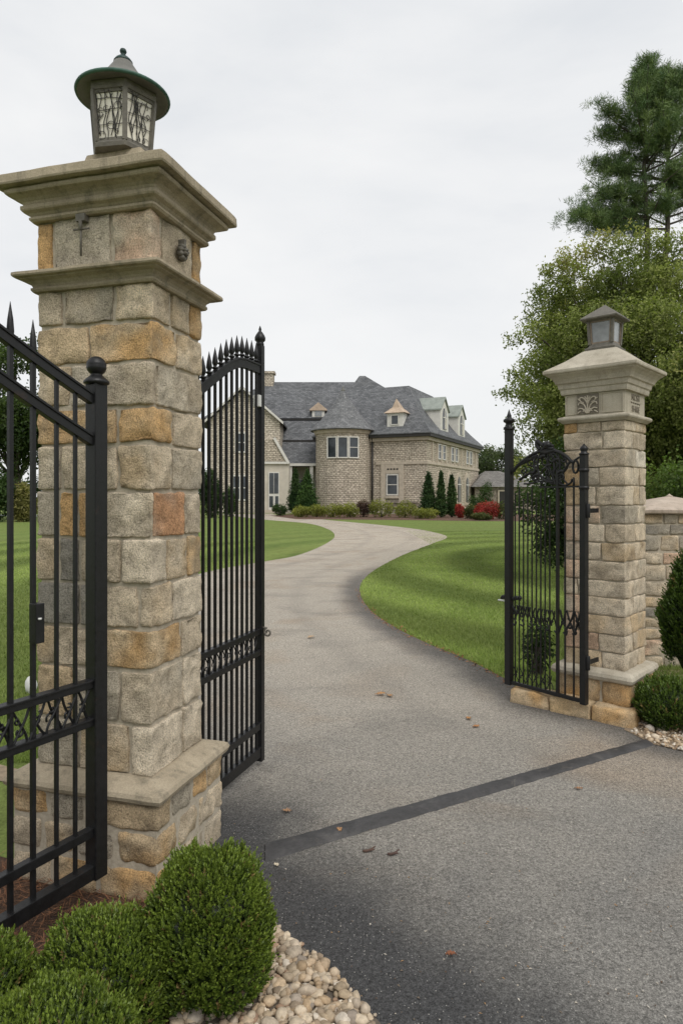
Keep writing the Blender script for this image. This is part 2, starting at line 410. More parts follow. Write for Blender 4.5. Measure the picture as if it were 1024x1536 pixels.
def m_rubber():
    m, nt, b = mat('black_rubber'); P = worldpos(nt)
    f = noise(nt, P, 5, 6, .7, .6); g = noise(nt, P, 40, 5, .7)
    c = ramp(nt, f, [(.3, (.022,.021,.021)), (.55, (.048,.046,.046)), (.75, (.085,.080,.076))])
    c = mixc(nt, c, (.19,.165,.13), ramp(nt, noise(nt, P, 9, 7, .75, 1.2), [(.58, 0.0), (.72, .5)]))
    c = mixc(nt, c, ramp(nt, g, [(.3, .7), (.7, 1.3)]), .8, 'MULTIPLY')
    nt.links.new(c, b.inputs['Base Color']); b.inputs['Roughness'].default_value = .72; bump(nt, b, mth(nt, 'ADD', f, g), .5, .004); return m
M = dict(stone=m_stone(), mortar=m_mortar(), lime=m_limestone(), limel=m_limestone('pale_limestone', (.36,.32,.25), (.50,.455,.37), .28),
  iron=m_iron(), bronze=m_iron('aged_bronze', (.095,.087,.073), .6), rimgreen=m_plain('green_patina', (.045,.10,.075), .5, .5, 14), roofgrey=m_plain('weathered_metal', (.14,.135,.12), .55, .35, 10), darkmetal=m_iron('dark_bronze', (.02,.018,.016), .5), patina=m_plain('patina_metal', (.022,.048,.042), .45, .5, 14), carved=m_attr('carved_stone', .9, 80, .15),
  asphalt=m_asphalt(), lawn=m_lawn(), brick=m_brick(), roof=m_shingle(), rooflight=m_shingle('light_slate_shingle', (.125,.127,.13), (.205,.206,.21)), brickpale=m_brick('pale_house_brick', (.66,.59,.49), (.48,.42,.335), (.33,.29,.235), .40, .20), bark=m_bark(), mulch=m_mulch(),
  leaf=m_leaf('leaf', .38), glossleaf=m_leaf('boxwood_leaf', .2, .38, .4), grass=m_leaf('grass_blade', .3, .6, .15), needle=m_leaf('needle', .12, .6, .2),
  pebble=m_attr('pebble', .8, 70, .2, .9), litter=m_attr('dry_leaf', .8, 30, .2), glass=m_glass('window_glass'),
  white=m_plain('white_paint', (.62,.60,.55), .6, .12, 3), cream=m_plain('cream_render', (.52,.475,.40), .85, .14, 1.5),
  copper=m_plain('copper_roof', (.46,.355,.265), .6, .25, 2.5), greycop=m_plain('grey_green_metal', (.26,.285,.255), .55, .25, 2), dark=m_plain('dark_gutter', (.03,.028,.026), .6, .3, 5),
  rubber=m_rubber(), trimstone=m_plain('trim_stone', (.46,.40,.32), .85, .2, 3),
  lglass=m_plain('frosted_lantern_glass', (.72,.675,.58), .25, .28, 9, .5), lglass2=m_plain('grey_lantern_glass', (.24,.25,.255), .12, .45, 7, .7),
  copperframe=m_plain('brown_metal', (.20,.155,.115), .5, .3, 20), inscr=m_plain('weathered_lettering', (.20,.175,.135), .85, .2, 30), silver=m_plain('pale_metal', (.62,.62,.60), .35, .1, 20, .5), pinkcap=m_limestone('pinkish_cap_stone', (.40,.325,.26), (.50,.42,.345), .35),
  whitestone=m_plain('white_rock', (.62,.62,.60), .8, .15, 20), garagebrick=m_brick('grey_brick', (.33,.285,.235), (.20,.165,.135)), garageroof=m_shingle('grey_shingle', (.15,.14,.128), (.21,.198,.182)))
# translucency for the frosted panes
PAL = dict(b=(.545,.455,.335), p=(.60,.515,.395), g=(.44,.385,.30), d=(.285,.262,.222), o=(.545,.345,.16), t=(.54,.415,.265), r=(.49,.275,.15), k=(.60,.425,.30), w=(.62,.56,.46))

# ------------------------------------------------------------------ camera, light, world
F_PX, HZ, EYE = 1000.0, 745.0, 1.6
cam = bpy.data.cameras.new('camera'); co = bpy.data.objects.new('camera', cam); COL.objects.link(co)
co.location = (0, 0, EYE); co.rotation_euler = (R(90), 0, 0)
cam.sensor_fit = 'VERTICAL'; cam.sensor_height = 36; cam.lens = F_PX/1536*36
cam.shift_y = -(768-HZ)/1536; cam.clip_start = .05; cam.clip_end = 2000
SC.camera = co
SUN_EL, SUN_AZ = R(52), R(205)       # azimuth clockwise from +Y: behind the camera, to its left-back/right
sl = bpy.data.lights.new('sun', 'SUN'); sl.energy = 2.0; sl.angle = R(38); sl.color = (1, .97, .92)
so = bpy.data.objects.new('sun', sl); COL.objects.link(so)
SUN_AZ = R(150)
so.rotation_euler = (math.pi/2 - SUN_EL, 0, math.pi - SUN_AZ)
w = bpy.data.worlds.new('World'); SC.world = w; w.use_nodes = True
nt = w.node_tree; bg = nt.nodes['Background']
sky = nt.nodes.new('ShaderNodeTexSky'); sky.sky_type = 'NISHITA'; sky.sun_disc = False; sky.sun_elevation = SUN_EL; sky.sun_rotation = SUN_AZ
tc = nt.nodes.new('ShaderNodeTexCoord').outputs['Generated']
cl = noise(nt, scalev(nt, tc, (1,1,2.4)), 1.7, 6, .52, .5); cl2 = noise(nt, scalev(nt, tc, (1,1,3.0)), 4.2, 5, .55, .3)
zz = sep(nt, tc)[2]
cc = ramp(nt, mth(nt, 'ADD', mth(nt, 'MULTIPLY', cl, .7), mth(nt, 'MULTIPLY', cl2, .3)), [(.33, (.79,.815,.845)), (.5, (.905,.915,.925)), (.64, (.97,.972,.97))])
cc = mixc(nt, cc, (.93,.935,.93), mrange(nt, zz, .02, .32, .55, 0))
skm = mixc(nt, sky.outputs[0], .09, 1.0, 'MULTIPLY')
nt.links.new(mixc(nt, skm, cc, .93), bg.inputs['Color']); bg.inputs['Strength'].default_value = 1.0
SC.view_settings.view_transform = 'Standard'; SC.view_settings.look = 'None'; SC.view_settings.exposure = 0; SC.view_settings.gamma = 1
SC.render.engine = 'CYCLES'
try:
    SC.cycles.use_denoising = True; SC.cycles.denoiser = 'OPENIMAGEDENOISE'
    SC.cycles.max_bounces = 6; SC.cycles.diffuse_bounces = 3; SC.cycles.glossy_bounces = 3; SC.cycles.transmission_bounces = 3
    SC.cycles.use_adaptive_sampling = True; SC.cycles.adaptive_threshold = .02
except Exception: pass

# ------------------------------------------------------------------ ground and driveway
ST = [((1.0,-3),(9,-3)), ((.6,1.0),(7,1.8)), ((.10,2.02),(4.4,3.1)), ((-.073,2.27),(3.15,3.72)), ((-.248,2.48),(2.45,4.15)), ((-.50,2.72),(2.12,4.34)),
 ((-.62,3.0),(2.02,4.68)), ((-1.0,3.4),(1.55,5.15)), ((-1.7,4.5),(1.44,5.8)), ((-2.2,6),(1.228,6.53)), ((-2.5,7.3),(.931,7.27)), ((-2.7,8.5),(.64,8.2)),
 ((-2.95,10),(.405,9.41)), ((-3.1,11.8),(.309,11.03)), ((-3.05,13.2),(.42,12.8)), ((-2.6,14.9),(.88,15.2)), ((-1.85,16.5),(1.85,18.8)), ((-1.14,18.4),(3.15,22.86)),
 ((-.5,22.9),(4.14,26.2)), ((-.28,27.6),(4.2,29.1)), ((-.73,33.3),(3.6,33.2)), ((-2.08,40),(1.83,38.6)), ((-5.1,45.9),(-1.2,46.2)), ((-9,55),(-4.9,56)), ((-12,61.5),(-6.5,61.5))]
EL = spline([(a[0],a[1],0) for a,b in ST], 8); ER = spline([(b[0],b[1],0) for a,b in ST], 8)
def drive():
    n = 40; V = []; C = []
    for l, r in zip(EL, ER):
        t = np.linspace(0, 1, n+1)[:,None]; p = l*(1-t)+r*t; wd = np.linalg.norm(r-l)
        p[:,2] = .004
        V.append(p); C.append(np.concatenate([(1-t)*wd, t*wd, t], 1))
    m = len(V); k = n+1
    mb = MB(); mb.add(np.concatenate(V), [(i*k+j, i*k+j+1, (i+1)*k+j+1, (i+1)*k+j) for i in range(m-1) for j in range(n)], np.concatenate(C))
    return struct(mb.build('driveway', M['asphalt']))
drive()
def lawn():
    mb = MB(); xs = np.concatenate([[-600,-250,-120,-70], np.arange(-45,46,2.5), [70,120,250,600]]); ys = np.concatenate([[-60,-20,-6], np.arange(0,66,2.5), [80,110,180,350,900]])
    X, Y = np.meshgrid(xs, ys, indexing='ij'); V = np.stack([X, Y, 0*X], -1).reshape(-1,3)
    k = len(ys); mb.add(V, [(i*k+j, (i+1)*k+j, (i+1)*k+j+1, i*k+j+1) for i in range(len(xs)-1) for j in range(k-1)])
    return struct(mb.build('lawn', M['lawn']))
lawn()
def flat(name, pts, z, m, kind='structure'):
    mb = MB(); quad(mb, [(x, y, z) for x, y in pts]); return struct(mb.build(name, m))

# ------------------------------------------------------------------ stone pillar
def pillar_shaft(W, D, courses, cell, seed, cellb=.03, gap=.0145, root=None, rad=.0085, rough=.0072, name='shaft', inset=.013):
    """courses: (z0, z1, front splits (fractions), front colours incl. corner last, wrap fraction, right splits, right colours)"""
    rnd = random.Random(seed); mb = MB(); g = gap/2; T = .10
    def cc(ch):
        c = np.array(PAL[ch])*rnd.uniform(.9, 1.1); return c
    alt = {'b':'t','p':'b','g':'b','d':'g','o':'t','t':'o','r':'k','k':'p','w':'g'}
    k = seed*100
    for (z0, z1, fs, fc, wr, rs, rc) in courses:
        zz0, zz1 = z0+g, z1-g
        xs = [0]+list(fs)+[1]
        for i in range(len(xs)-1):
            x0 = -W/2+W*xs[i]+(g if i else 0); x1 = -W/2+W*xs[i+1]-(g if i < len(xs)-2 else 0)
            last = i == len(xs)-2; first = i == 0
            y1 = -D/2+(D*wr-g if last else (rnd.uniform(.3,.5)*D if first else T))
            k += 1; ch = fc[i]
            stone(mb, (x0, -D/2, zz0), (x1, y1, zz1), cc(ch), cell, rad*rnd.uniform(.55,1.1), k, rough, rough*rnd.uniform(-.1,.45), .0045, np.array(PAL[alt[ch]])*rnd.uniform(.8,1.0) if rnd.random() < .6 else None)
            if first: lend = y1
        ys = [wr]+list(rs)+[1]
        for i in range(len(ys)-1):
            k += 1; last = i == len(ys)-2
            y0 = -D/2+D*ys[i]+g; y1 = -D/2+D*ys[i+1]-(0 if last else g); ch = rc[i]
            xb = W/2-(rnd.uniform(.3,.6)*W if last else T)
            if last: bend = xb
            stone(mb, (xb, y0, zz0), (W/2, y1, zz1), cc(ch), cell, rad*rnd.uniform(.55,1.1), k, rough, rough*rnd.uniform(-.1,.45), .0045, np.array(PAL[alt[ch]])*rnd.uniform(.8,1.0) if rnd.random() < .6 else None)
        # left and back faces, out of the photo's sight: coarser
        k += 1; stone(mb, (-W/2, lend+2*g, zz0), (-W/2+T, D/2-T-2*g, zz1), cc(rnd.choice('bgtp')), cellb, rad, k, rough)
        k += 1; stone(mb, (-W/2, D/2-T, zz0), (bend-2*g, D/2, zz1), cc(rnd.choice('bgtp')), cellb, rad, k, rough)
    o = mb.build(name, M['stone'], root)
    z0 = min(c[0] for c in courses); z1 = max(c[1] for c in courses)
    m2 = MB(); i = inset; box(m2, -W/2+i, W/2-i, -D/2+i, D/2-i, z0-.002, z1+.002)
    m2.build('mortar', M['mortar'], o)
    return o

# ---- left pillar
W, D = .55, .43
ux, uy, dx, dy = math.cos(R(16)), -math.sin(R(16)), math.sin(R(16)), math.cos(R(16))
LC = (-.766 - W/2*ux + D/2*dx, 2.688 - W/2*uy + D/2*dy)
LP = thing('stone_pillar', 'tall stone gate pillar with a round-roofed lantern, largest and nearest the boxwood bushes', 'pillar', (*LC, 0), R(-16))
def fr(*p): return [(x-55)/173 for x in p]
def rt(*p): return [(x-228)/74 for x in p]
rows = [
 (2.318, 2.475, fr(95,173), 'bgb', rt(256)[0], rt(283), 'bt'),
 (2.151, 2.318, fr(136), 'to', rt(263)[0], [], 'b'),
 (1.971, 2.151, fr(108,152), 'bgp', rt(236)[0], [], 'g'),
 (1.815, 1.971, fr(178), 'to', rt(258)[0], [], 'b'),
 (1.624, 1.815, fr(92,178), 'gbb', rt(257)[0], [], 'g'),
 (1.428, 1.624, fr(88,118,150), 'gotp', rt(232)[0], rt(275), 'rp'),
 (1.242, 1.428, fr(88,120,183), 'bdbp', rt(250)[0], rt(280), 'bo'),
 (1.060, 1.242, fr(120,155,208), 'ddbb', rt(257)[0], [], 'p'),
 (.890, 1.060, fr(85,150), 'bbt', rt(270)[0], [], 'b'),
 (.670, .890, fr(110,181), 'tgg', rt(273)[0], [], 'p'),
 (.463, .670, fr(120,197), 'gbp', rt(273)[0], [], 'p')]
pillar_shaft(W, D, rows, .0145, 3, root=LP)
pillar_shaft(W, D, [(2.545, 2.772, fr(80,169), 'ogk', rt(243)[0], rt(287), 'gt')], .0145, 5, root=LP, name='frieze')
pl = .07
m = MB(); sqloft(m, [(0,2.764),(.018,2.764),(.026,2.772),(.026,2.781),(.020,2.785),(.030,2.795),(.046,2.802),(.050,2.808),(.050,2.822),(.041,2.827),(.046,2.838),(.058,2.848),(.076,2.856),(.090,2.860),(.094,2.866),(.094,2.876),(.084,2.880),(.084,2.884),(.122,2.885),(.125,2.892),(.123,2.925),(.114,2.931),(.02,2.970),(-.05,3.004),(-.10,3.036),(-.128,3.064),(-.138,3.101)], W, D, 22, .0025, 2)
m.build('cap', M['lime'], LP)
m = MB(); sqloft(m, [(0,2.466),(.016,2.466),(.022,2.474),(.022,2.482),(.015,2.486),(.020,2.496),(.032,2.507),(.052,2.514),(.054,2.518),(.072,2.520),(.076,2.526),(.075,2.537),(.06,2.543),(0,2.560)], W, D, 22, .0025, 7)
m.build('moulding_band', M['lime'], LP)
m = MB(); sqloft(m, [(.02,.392),(pl+.012,.392),(pl+.024,.402),(pl+.029,.418),(pl+.022,.434),(pl+.008,.442),(.012,.468),(-.02,.47)], W, D, 22, .003, 9)
m.build('ledge', M['lime'], LP)
prow = [(.275,.394, [.27,.52], 'tgt', .2, [.5,.75], 'got'), (.135,.275,[.22,.45,.72],'bbgo',.3,[.6],'bb'), (-.02,.135,[.3,.6],'btt',.35,[.7],'bg')]
pillar_shaft(W+2*pl, D+2*pl, prow, .018, 11, gap=.016, root=LP, rad=.022, name='plinth', inset=.008)
# iron cross and rosette on the frieze
m = MB(); yy = -D/2-.022; x0 = -W/2+W*(129-55)/173
tube(m, [(x0,yy,2.595),(x0,yy,2.75)], .005, 6); tube(m, [(x0-.035,yy,2.705),(x0+.04,yy,2.705)], .004, 6)
box(m, x0-.022, x0+.022, yy-.006, yy+.022, 2.738, 2.768); tube(m, [(x0,yy-.003,2.738),(x0,yy-.003,2.70)], .008, 6)
m.build('iron_cross', M['bronze'], LP)
m = MB(); yv = -D/2+D*(266-228)/74
for i in range(9):
    a = i*2*math.pi/9; c = np.array([W/2+.026, yv+.020*math.cos(a), 2.66+.027*math.sin(a)])
    tube(m, [c-np.array([.02,0,0]), c, c+np.array([.006,0,0])], [.012,.011,.004], 6)
for i in range(5):
    a = i*2*math.pi/5; c = np.array([W/2+.038, yv+.009*math.cos(a), 2.66+.011*math.sin(a)])
    tube(m, [c-np.array([.02,0,0]), c, c+np.array([.006,0,0])], [.009,.008,.003], 6)
box(m, W/2-.005, W/2+.03, yv-.008, yv+.008, 2.68, 2.715)
m.build('rosette', M['bronze'], LP)

# ---- lantern on the left pillar (hexagonal, round roof)
LL = thing('lantern', 'large hexagonal lantern with twig-patterned panes under a round green-edged roof', 'lantern', (LC[0], LC[1], 3.099), 0, None); LL.scale = (.96,.96,.955)
ph = R(-69)
def hexpt(k, r, z): return np.array([r*math.cos(ph+k*math.pi/3), r*math.sin(ph+k*math.pi/3), z])
m = MB()
lathe(m, [(.10,.0),(.142,.004),(.145,.022),(.139,.03),(.10,.03)], 6, (0,0), ph, smooth=False)
lathe(m, [(.11,.255),(.160,.255),(.163,.268),(.163,.291),(.11,.291)], 6, (0,0), ph, smooth=False)
for k in range(6):
    p, q = hexpt(k,.134,.03), hexpt(k,.154,.256)
    e = np.array([math.cos(ph+k*math.pi/3), math.sin(ph+k*math.pi/3),0]); t = np.array([-e[1],e[0],0])
    slab(m, p, q, e*.007, t*.0105)
    for s, zz in ((0,.03),(1,.24)):
        r = .134+(.020)*(zz-.03)/.226; slab(m, hexpt(k,r-.004,zz+.008), hexpt(k+1,r-.004,zz+.008), (0,0,.008), (0,0,0)*1 if False else np.array([math.cos(ph+(k+.5)*math.pi/3), math.sin(ph+(k+.5)*math.pi/3),0])*.005)
m.build('frame', M['bronze'], LL)
rl = random.Random(4)
for k in range(6):
    m = MB(); a, b_, c, d = hexpt(k,.129,.032), hexpt(k+1,.129,.032), hexpt(k+1,.149,.256), hexpt(k,.149,.256)
    nn = np.array([math.cos(ph+(k+.5)*math.pi/3), math.sin(ph+(k+.5)*math.pi/3),0])*.003
    m.add([a-nn,b_-nn,c-nn,d-nn,a,b_,c,d], [(4,5,6,7),(3,2,1,0),(0,1,5,4),(1,2,6,5),(2,3,7,6),(3,0,4,7)])
    pn = m.build('pane', M['lglass'], LL)
    m = MB()
    def P(u, v): return (a*(1-u)+b_*u)*(1-v)+(d*(1-u)+c*u)*v + nn*1.6
    for i in range(10):
        u = rl.uniform(.08,.92); v = rl.uniform(.0,.2); pts = []
        for s in range(6):
            pts.append(P(min(.93,max(.07,u)), min(.98,v))); u += rl.uniform(-.10,.10); v += rl.uniform(.10,.24)
        tube(m, spline(pts,4), .0019, 5)
    for i in range(3):
        u = .05; v = (.30,.56,.78)[i]+rl.uniform(-.04,.04); pts = []
        for s in range(5): pts.append(P(u, min(.97,max(.03,v)))); u += .225; v += rl.uniform(-.03,.03)
        tube(m, spline(pts,4), .0015, 5)
    for i in range(9):
        u, v, rr = rl.uniform(.15,.85), rl.uniform(.1,.9), rl.uniform(.06,.14); s0 = rl.uniform(0,6.28)
        tube(m, [P(min(.93,max(.07,u+rr*math.cos(s0+t))), min(.97,max(.03,v+.6*rr*math.sin(s0+t)))) for t in np.linspace(0, rl.uniform(2.5,5.5), 9)], .0014, 5)
    m.build('tracery', M['darkmetal'], pn)
m = MB(); lathe(m, [(.02,.300),(.165,.294),(.192,.289),(.203,.285),(.206,.290),(.204,.299),(.172,.316),(.115,.355),(.075,.40),(.048,.44),(.042,.452),(.01,.455)], 40)
m.build('roof', M['roofgrey'], LL)
m = MB(); tube(m, [(.204*math.cos(t),.204*math.sin(t),.293) for t in np.linspace(0,6.283,49)], .0085, 8, cap=False); m.build('roof_rim', M['rimgreen'], LL)
m = MB(); lathe(m, [(.01,.452),(.043,.452),(.043,.458),(.034,.47),(.02,.482),(.011,.489),(.009,.495),(.013,.499),(.016,.507),(.013,.516),(.004,.520)], 20)
m.build('finial', M['patina'], LL)

# ---- right pillar
W2, D2 = .453, .445; th = R(42)
u2 = np.array([math.cos(th), -math.sin(th)]); d2 = np.array([math.sin(th), math.cos(th)])
RCn = np.array([2.019, 4.75]); RC = RCn - W2/2*u2 + D2/2*d2
RP = thing('stone_pillar', 'shorter stone gate pillar with carved frieze and ochre base, beside the arched gate leaf', 'pillar', (*RC, 0), -th)
rr_ = random.Random(12); rows = []
zs = [.345,.47,.60,.735,.865,.99,1.13,1.265,1.40,1.535,1.68,1.815,1.945,2.075,2.155]
for i in range(len(zs)-1):
    a = rr_.uniform(.22,.33); b_ = rr_.uniform(.48,.7)
    fs = [a] if rr_.random() < .3 else ([b_] if rr_.random() < .3 else [a, b_])
    c0 = 'k' if i in (1,2,3,5,6,7,8) else rr_.choice('bpt')
    fc = c0+''.join(rr_.choice('pbpgpt') for _ in fs)
    wr = rr_.choice([.28,.4,.5,.62]); rs = [wr+(1-wr)*.5] if wr < .45 and rr_.random() < .5 else []
    rows.append((zs[i], zs[i+1], fs, fc, wr, rs, ''.join(rr_.choice('pwbpg') for _ in range(len(rs)+1))))
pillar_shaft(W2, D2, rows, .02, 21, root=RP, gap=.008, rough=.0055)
m = MB(); sqloft(m, [(-.01,2.195),(-.004,2.195),(-.004,2.372),(-.01,2.372)], W2, D2, 14, .0015, 31); fz = m.build('frieze', M['limel'], RP)
# raised panel strips, carved relief and lettering
m = MB()
for a0, a1 in ((.03,.20),(.62,.97)):
    xa, xb = -W2/2+W2*a0, -W2/2+W2*a1
    for (p, q, r, s) in ((xa,xb,2.213,2.219),(xa,xb,2.352,2.358),(xa,xa+.006,2.219,2.352),(xb-.006,xb,2.219,2.352)): box(m, p, q, -D2/2-.002, -D2/2+.01, r, s)
m.build('panel_moulding', M['limel'], fz)
m = MB(); xa, xb = -W2/2+W2*.23, -W2/2+W2*.58; cx = (xa+xb)/2; y0 = -D2/2-.003
box(m, xa, xb, y0, y0+.01, 2.213, 2.358, (.17,.15,.12))
def relief(pts, r): tube(m, spline([(cx+p[0], y0-.003, 2.285+p[1]) for p in pts], 5), r, 6, (.46,.41,.33))
for s in (-1,1):
    relief([(0,-.068),(s*.012,-.03),(s*.03,.0),(s*.06,.012),(s*.07,-.005)], .005)
    relief([(s*.006,-.068),(s*.03,-.04),(s*.05,-.03),(s*.072,-.035)], .005)
    relief([(0,.0),(s*.015,.03),(s*.04,.05),(s*.06,.042),(s*.055,.028)], .006)
    relief([(s*.01,-.06),(s*.018,-.035),(s*.034,-.055)], .004)
    relief([(s*.03,.012),(s*.05,.022),(s*.073,.045)], .004)
    relief([(s*.05,-.05),(s*.065,-.058),(s*.074,-.066)], .005)
relief([(0,-.07),(0,-.02),(0,.03),(0,.062)], .006); relief([(-.02,.055),(0,.035),(.02,.055)], .005)
m.build('carved_relief', M['carved'], fz)
def lettering(body, size, y, z, parent, xoff=0.0):
    cu = bpy.data.curves.new('t', 'FONT'); cu.body = body; cu.size = size; cu.extrude = .003; cu.align_x = 'CENTER'; cu.resolution_u = 3
    t = bpy.data.objects.new('t', cu); COL.objects.link(t)
    bpy.context.view_layer.update()
    me = bpy.data.meshes.new_from_object(t.evaluated_get(bpy.context.evaluated_depsgraph_get()))
    bpy.data.objects.remove(t); bpy.data.curves.remove(cu)
    o = bpy.data.objects.new('inscription', me); COL.objects.link(o); me.materials.clear(); me.materials.append(M['inscr'])
    o.parent = parent; o.location = (W2/2-.002, y, z); o.rotation_euler = (R(90), 0, R(90)); return o
lettering('NOST', .068, 0, 2.305, fz); lettering('SHIRE', .066, 0, 2.222, fz)
m = MB(); tube(m, spline([(W2/2-.001, -.10+.02*i, 2.288+.004*(-1)**i) for i in range(11)], 3), .003, 5); m.build('carved_line', M['inscr'], fz)
m = MB(); sqloft(m, [(0,2.15),(.012,2.15),(.02,2.158),(.036,2.17),(.04,2.18),(.038,2.19),(.028,2.196),(0,2.204)], W2, D2, 16, .002, 33)
m.build('moulding_band', M['limel'], RP)
m = MB(); sqloft(m, [(0,2.366),(.018,2.366),(.022,2.38),(.024,2.402),(.034,2.41),(.037,2.43),(.040,2.442),(.052,2.449),(.056,2.462),(.066,2.48),(.082,2.497),(.098,2.508),(.104,2.516),(.117,2.52),(.12,2.528),(.12,2.544),(.112,2.549),(.0,2.62),(-.10,2.70)], W2, D2, 18, .002, 35)
m.build('cap', M['limel'], RP)
m = MB(); sqloft(m, [(.02,.268),(.05,.27),(.068,.282),(.076,.305),(.068,.328),(.05,.342),(.0,.352)], W2, D2, 18, .003, 37)
m.build('ledge', M['limel'], RP)
pillar_shaft(W2+.09, D2+.09, [(.10,.272,[.35,.62],'oto',.45,[],'o'), (-.02,.10,[.4],'to',.5,[],'o')], .022, 41, gap=.009, root=RP, rad=.018, name='plinth')
# long low ochre step at the foot of the front
m = MB(); 
for i, (xa, xb, z1, ch) in enumerate([(-.60,-.28,.112,'o'),(-.272,.03,.118,'t'),(.038,.33,.112,'o')]):
    stone(m, (xa,-D2/2-.15,-.02), (xb,-D2/2+.02,z1), np.array((.56,.355,.165) if ch == 'o' else (.55,.40,.225)), .022, .016, 500+i, .007, .004, .005, PAL['t'])
m.build('base_step', M['stone'], RP)

# ---- lantern on right pillar
RL = thing('lantern', 'smaller square lantern with grey glass and a hipped roof', 'lantern', (*RC, 2.698), -th)
m = MB()
sqloft(m, [(.115,0),(.118,.022),(.10,.028),(.094,.04),(.09,.055),(.02,.056)], 0, 0, 3, 0)
for sx in (-1,1):
    for sy in (-1,1): slab(m, (sx*.083,sy*.083,.05), (sx*.092,sy*.092,.232), (.011,0,0), (0,.011,0))
sqloft(m, [(.02,.225),(.103,.225),(.108,.24),(.02,.241)], 0, 0, 3, 0)
m.build('frame', M['bronze'], RL, bevel=.003)
for k in range(4):
    m = MB(); a = k*math.pi/2; e = np.array([math.cos(a),math.sin(a),0]); t = np.array([-e[1],e[0],0])
    v = [e*.080-t*.072+np.array([0,0,.055]), e*.080+t*.072+np.array([0,0,.055]), e*.089+t*.081+np.array([0,0,.226]), e*.089-t*.081+np.array([0,0,.226])]
    v0 = [np.array(p) for p in v]; ct = sum(v0)/4; fr_ = MB()
    for q_ in range(4):
        p0, p1 = v0[q_]*.94+ct*.06, v0[(q_+1)%4]*.94+ct*.06; dd_ = (p1-p0)/np.linalg.norm(p1-p0)
        slab(fr_, p0+e*.003, p1+e*.003, np.cross(dd_, e)*.006, e*.003)
    fr_.build('pane_frame', M['copperframe'], RL)
    v = v+[p-e*.004 for p in v]
    m.add(v, [(0,1,2,3),(7,6,5,4),(0,4,5,1),(1,5,6,2),(2,6,7,3),(3,7,4,0)]); m.build('pane', M['lglass2'], RL)
m = MB(); sqloft(m, [(.02,.236),(.132,.232),(.142,.238),(.143,.246),(.125,.262),(.02,.345),(.004,.358)], 0, 0, 4, 0); m.build('roof', M['bronze'], RL)

# ------------------------------------------------------------------ ironwork
def post(w, z0, z1): m = MB(); box(m, -w/2, w/2, -w/2, w/2, z0, z1); return m
def bar_mesh(r, z0, z1, tip=0, collar=False):
    m = MB(); s = r*1.0
    if tip:
        zt = z1-tip
        tube(m, [(0,0,z0),(0,0,zt)], s, 4, phase=math.pi/4, smooth=False)
        if collar: lathe(m, [(s*.9,zt-.012),(s*1.9,zt-.006),(s*1.9,zt),(s*.9,zt+.004),(s*1.1,zt+.01),(s*1.75,zt+.022),(s*1.3,zt+tip*.5),(.0008,z1)], 6)
        else: lathe(m, [(s*1.0,zt-.03),(s*1.3,zt),(s*1.0,zt+.04),(.0008,z1)], 6)
    else: tube(m, [(0,0,z0),(0,0,z1)], s, 4, phase=math.pi/4, smooth=False)
    return m
def rail(m, pts, h, wd):
    for a, b_ in zip(pts[:-1], pts[1:]): 
        a = np.array(a, float); b_ = np.array(b_, float); d = (b_-a)/np.linalg.norm(b_-a)
        slab(m, a-d*.002, b_+d*.002, (0,wd/2,0), np.array([-d[2],0,d[0]])*h/2)
def lattice(x0, x1, z0, z1, bay, r, seed):
    """wrought scrollwork between two rails: crossing curves, loops and curls"""
    m = MB(); rn = random.Random(seed); n = max(1, round((x1-x0)/bay)); b = (x1-x0)/n; h = z1-z0
    for i in range(n):
        xa = x0+i*b
        j = lambda s=.12: rn.uniform(-s, s)*b
        for s in (0,1):
            y = .004*(1 if s else -1)
            A, B = (xa, xa+b) if s == 0 else (xa+b, xa)
            tube(m, spline([(A+j(),y,z0),(A+(B-A)*.22+j(),y,z0+h*.25),(A+(B-A)*.62+j(),y,z0+h*.66),(A+(B-A)*.9+j(),y,z1)], 5), r, 5)
        cxx, czz, rr = xa+b*rn.uniform(.3,.7), z0+h*rn.uniform(.3,.5), b*rn.uniform(.2,.3)
        t0 = rn.uniform(0,6.28)
        tube(m, [(cxx+rr*(1-.1*t)*math.cos(t0+t), -.004, czz+rr*(1-.1*t)*1.1*math.sin(t0+t)) for t in np.linspace(0,5.6,14)], r*.85, 5)
        cxx, czz = xa+b*rn.uniform(.2,.8), z0+h*rn.uniform(.6,.75)
        tube(m, [(cxx+rr*.7*(1-.14*t)*math.cos(t0-t), .004, czz+rr*.7*(1-.14*t)*math.sin(t0-t)) for t in np.linspace(0,4.8,12)], r*.75, 5)
    return m
def ball_finial(w, z, kind=0):
    m = MB()
    if kind == 0: lathe(m, [(.030,z-.012),(.046,z-.006),(.048,z+.002),(.040,z+.012),(.030,z+.020),(.024,z+.026)]+[(.0375*math.cos(a)*(.955 if abs(a)<.06 else 1), z+.062+.0375*math.sin(a)) for a in np.linspace(-1.0,1.56,19)], 28)
    else: lathe(m, [(w*.55,z-.006),(w*.75,z),(w*.72,z+.012),(w*.62,z+.018),(w*.98,z+.03),(w*1.02,z+.045),(w*.8,z+.062),(w*.45,z+.078),(w*.24,z+.086),(w*.28,z+.096),(w*.14,z+.11),(.001,z+.118)], 20)
    return m

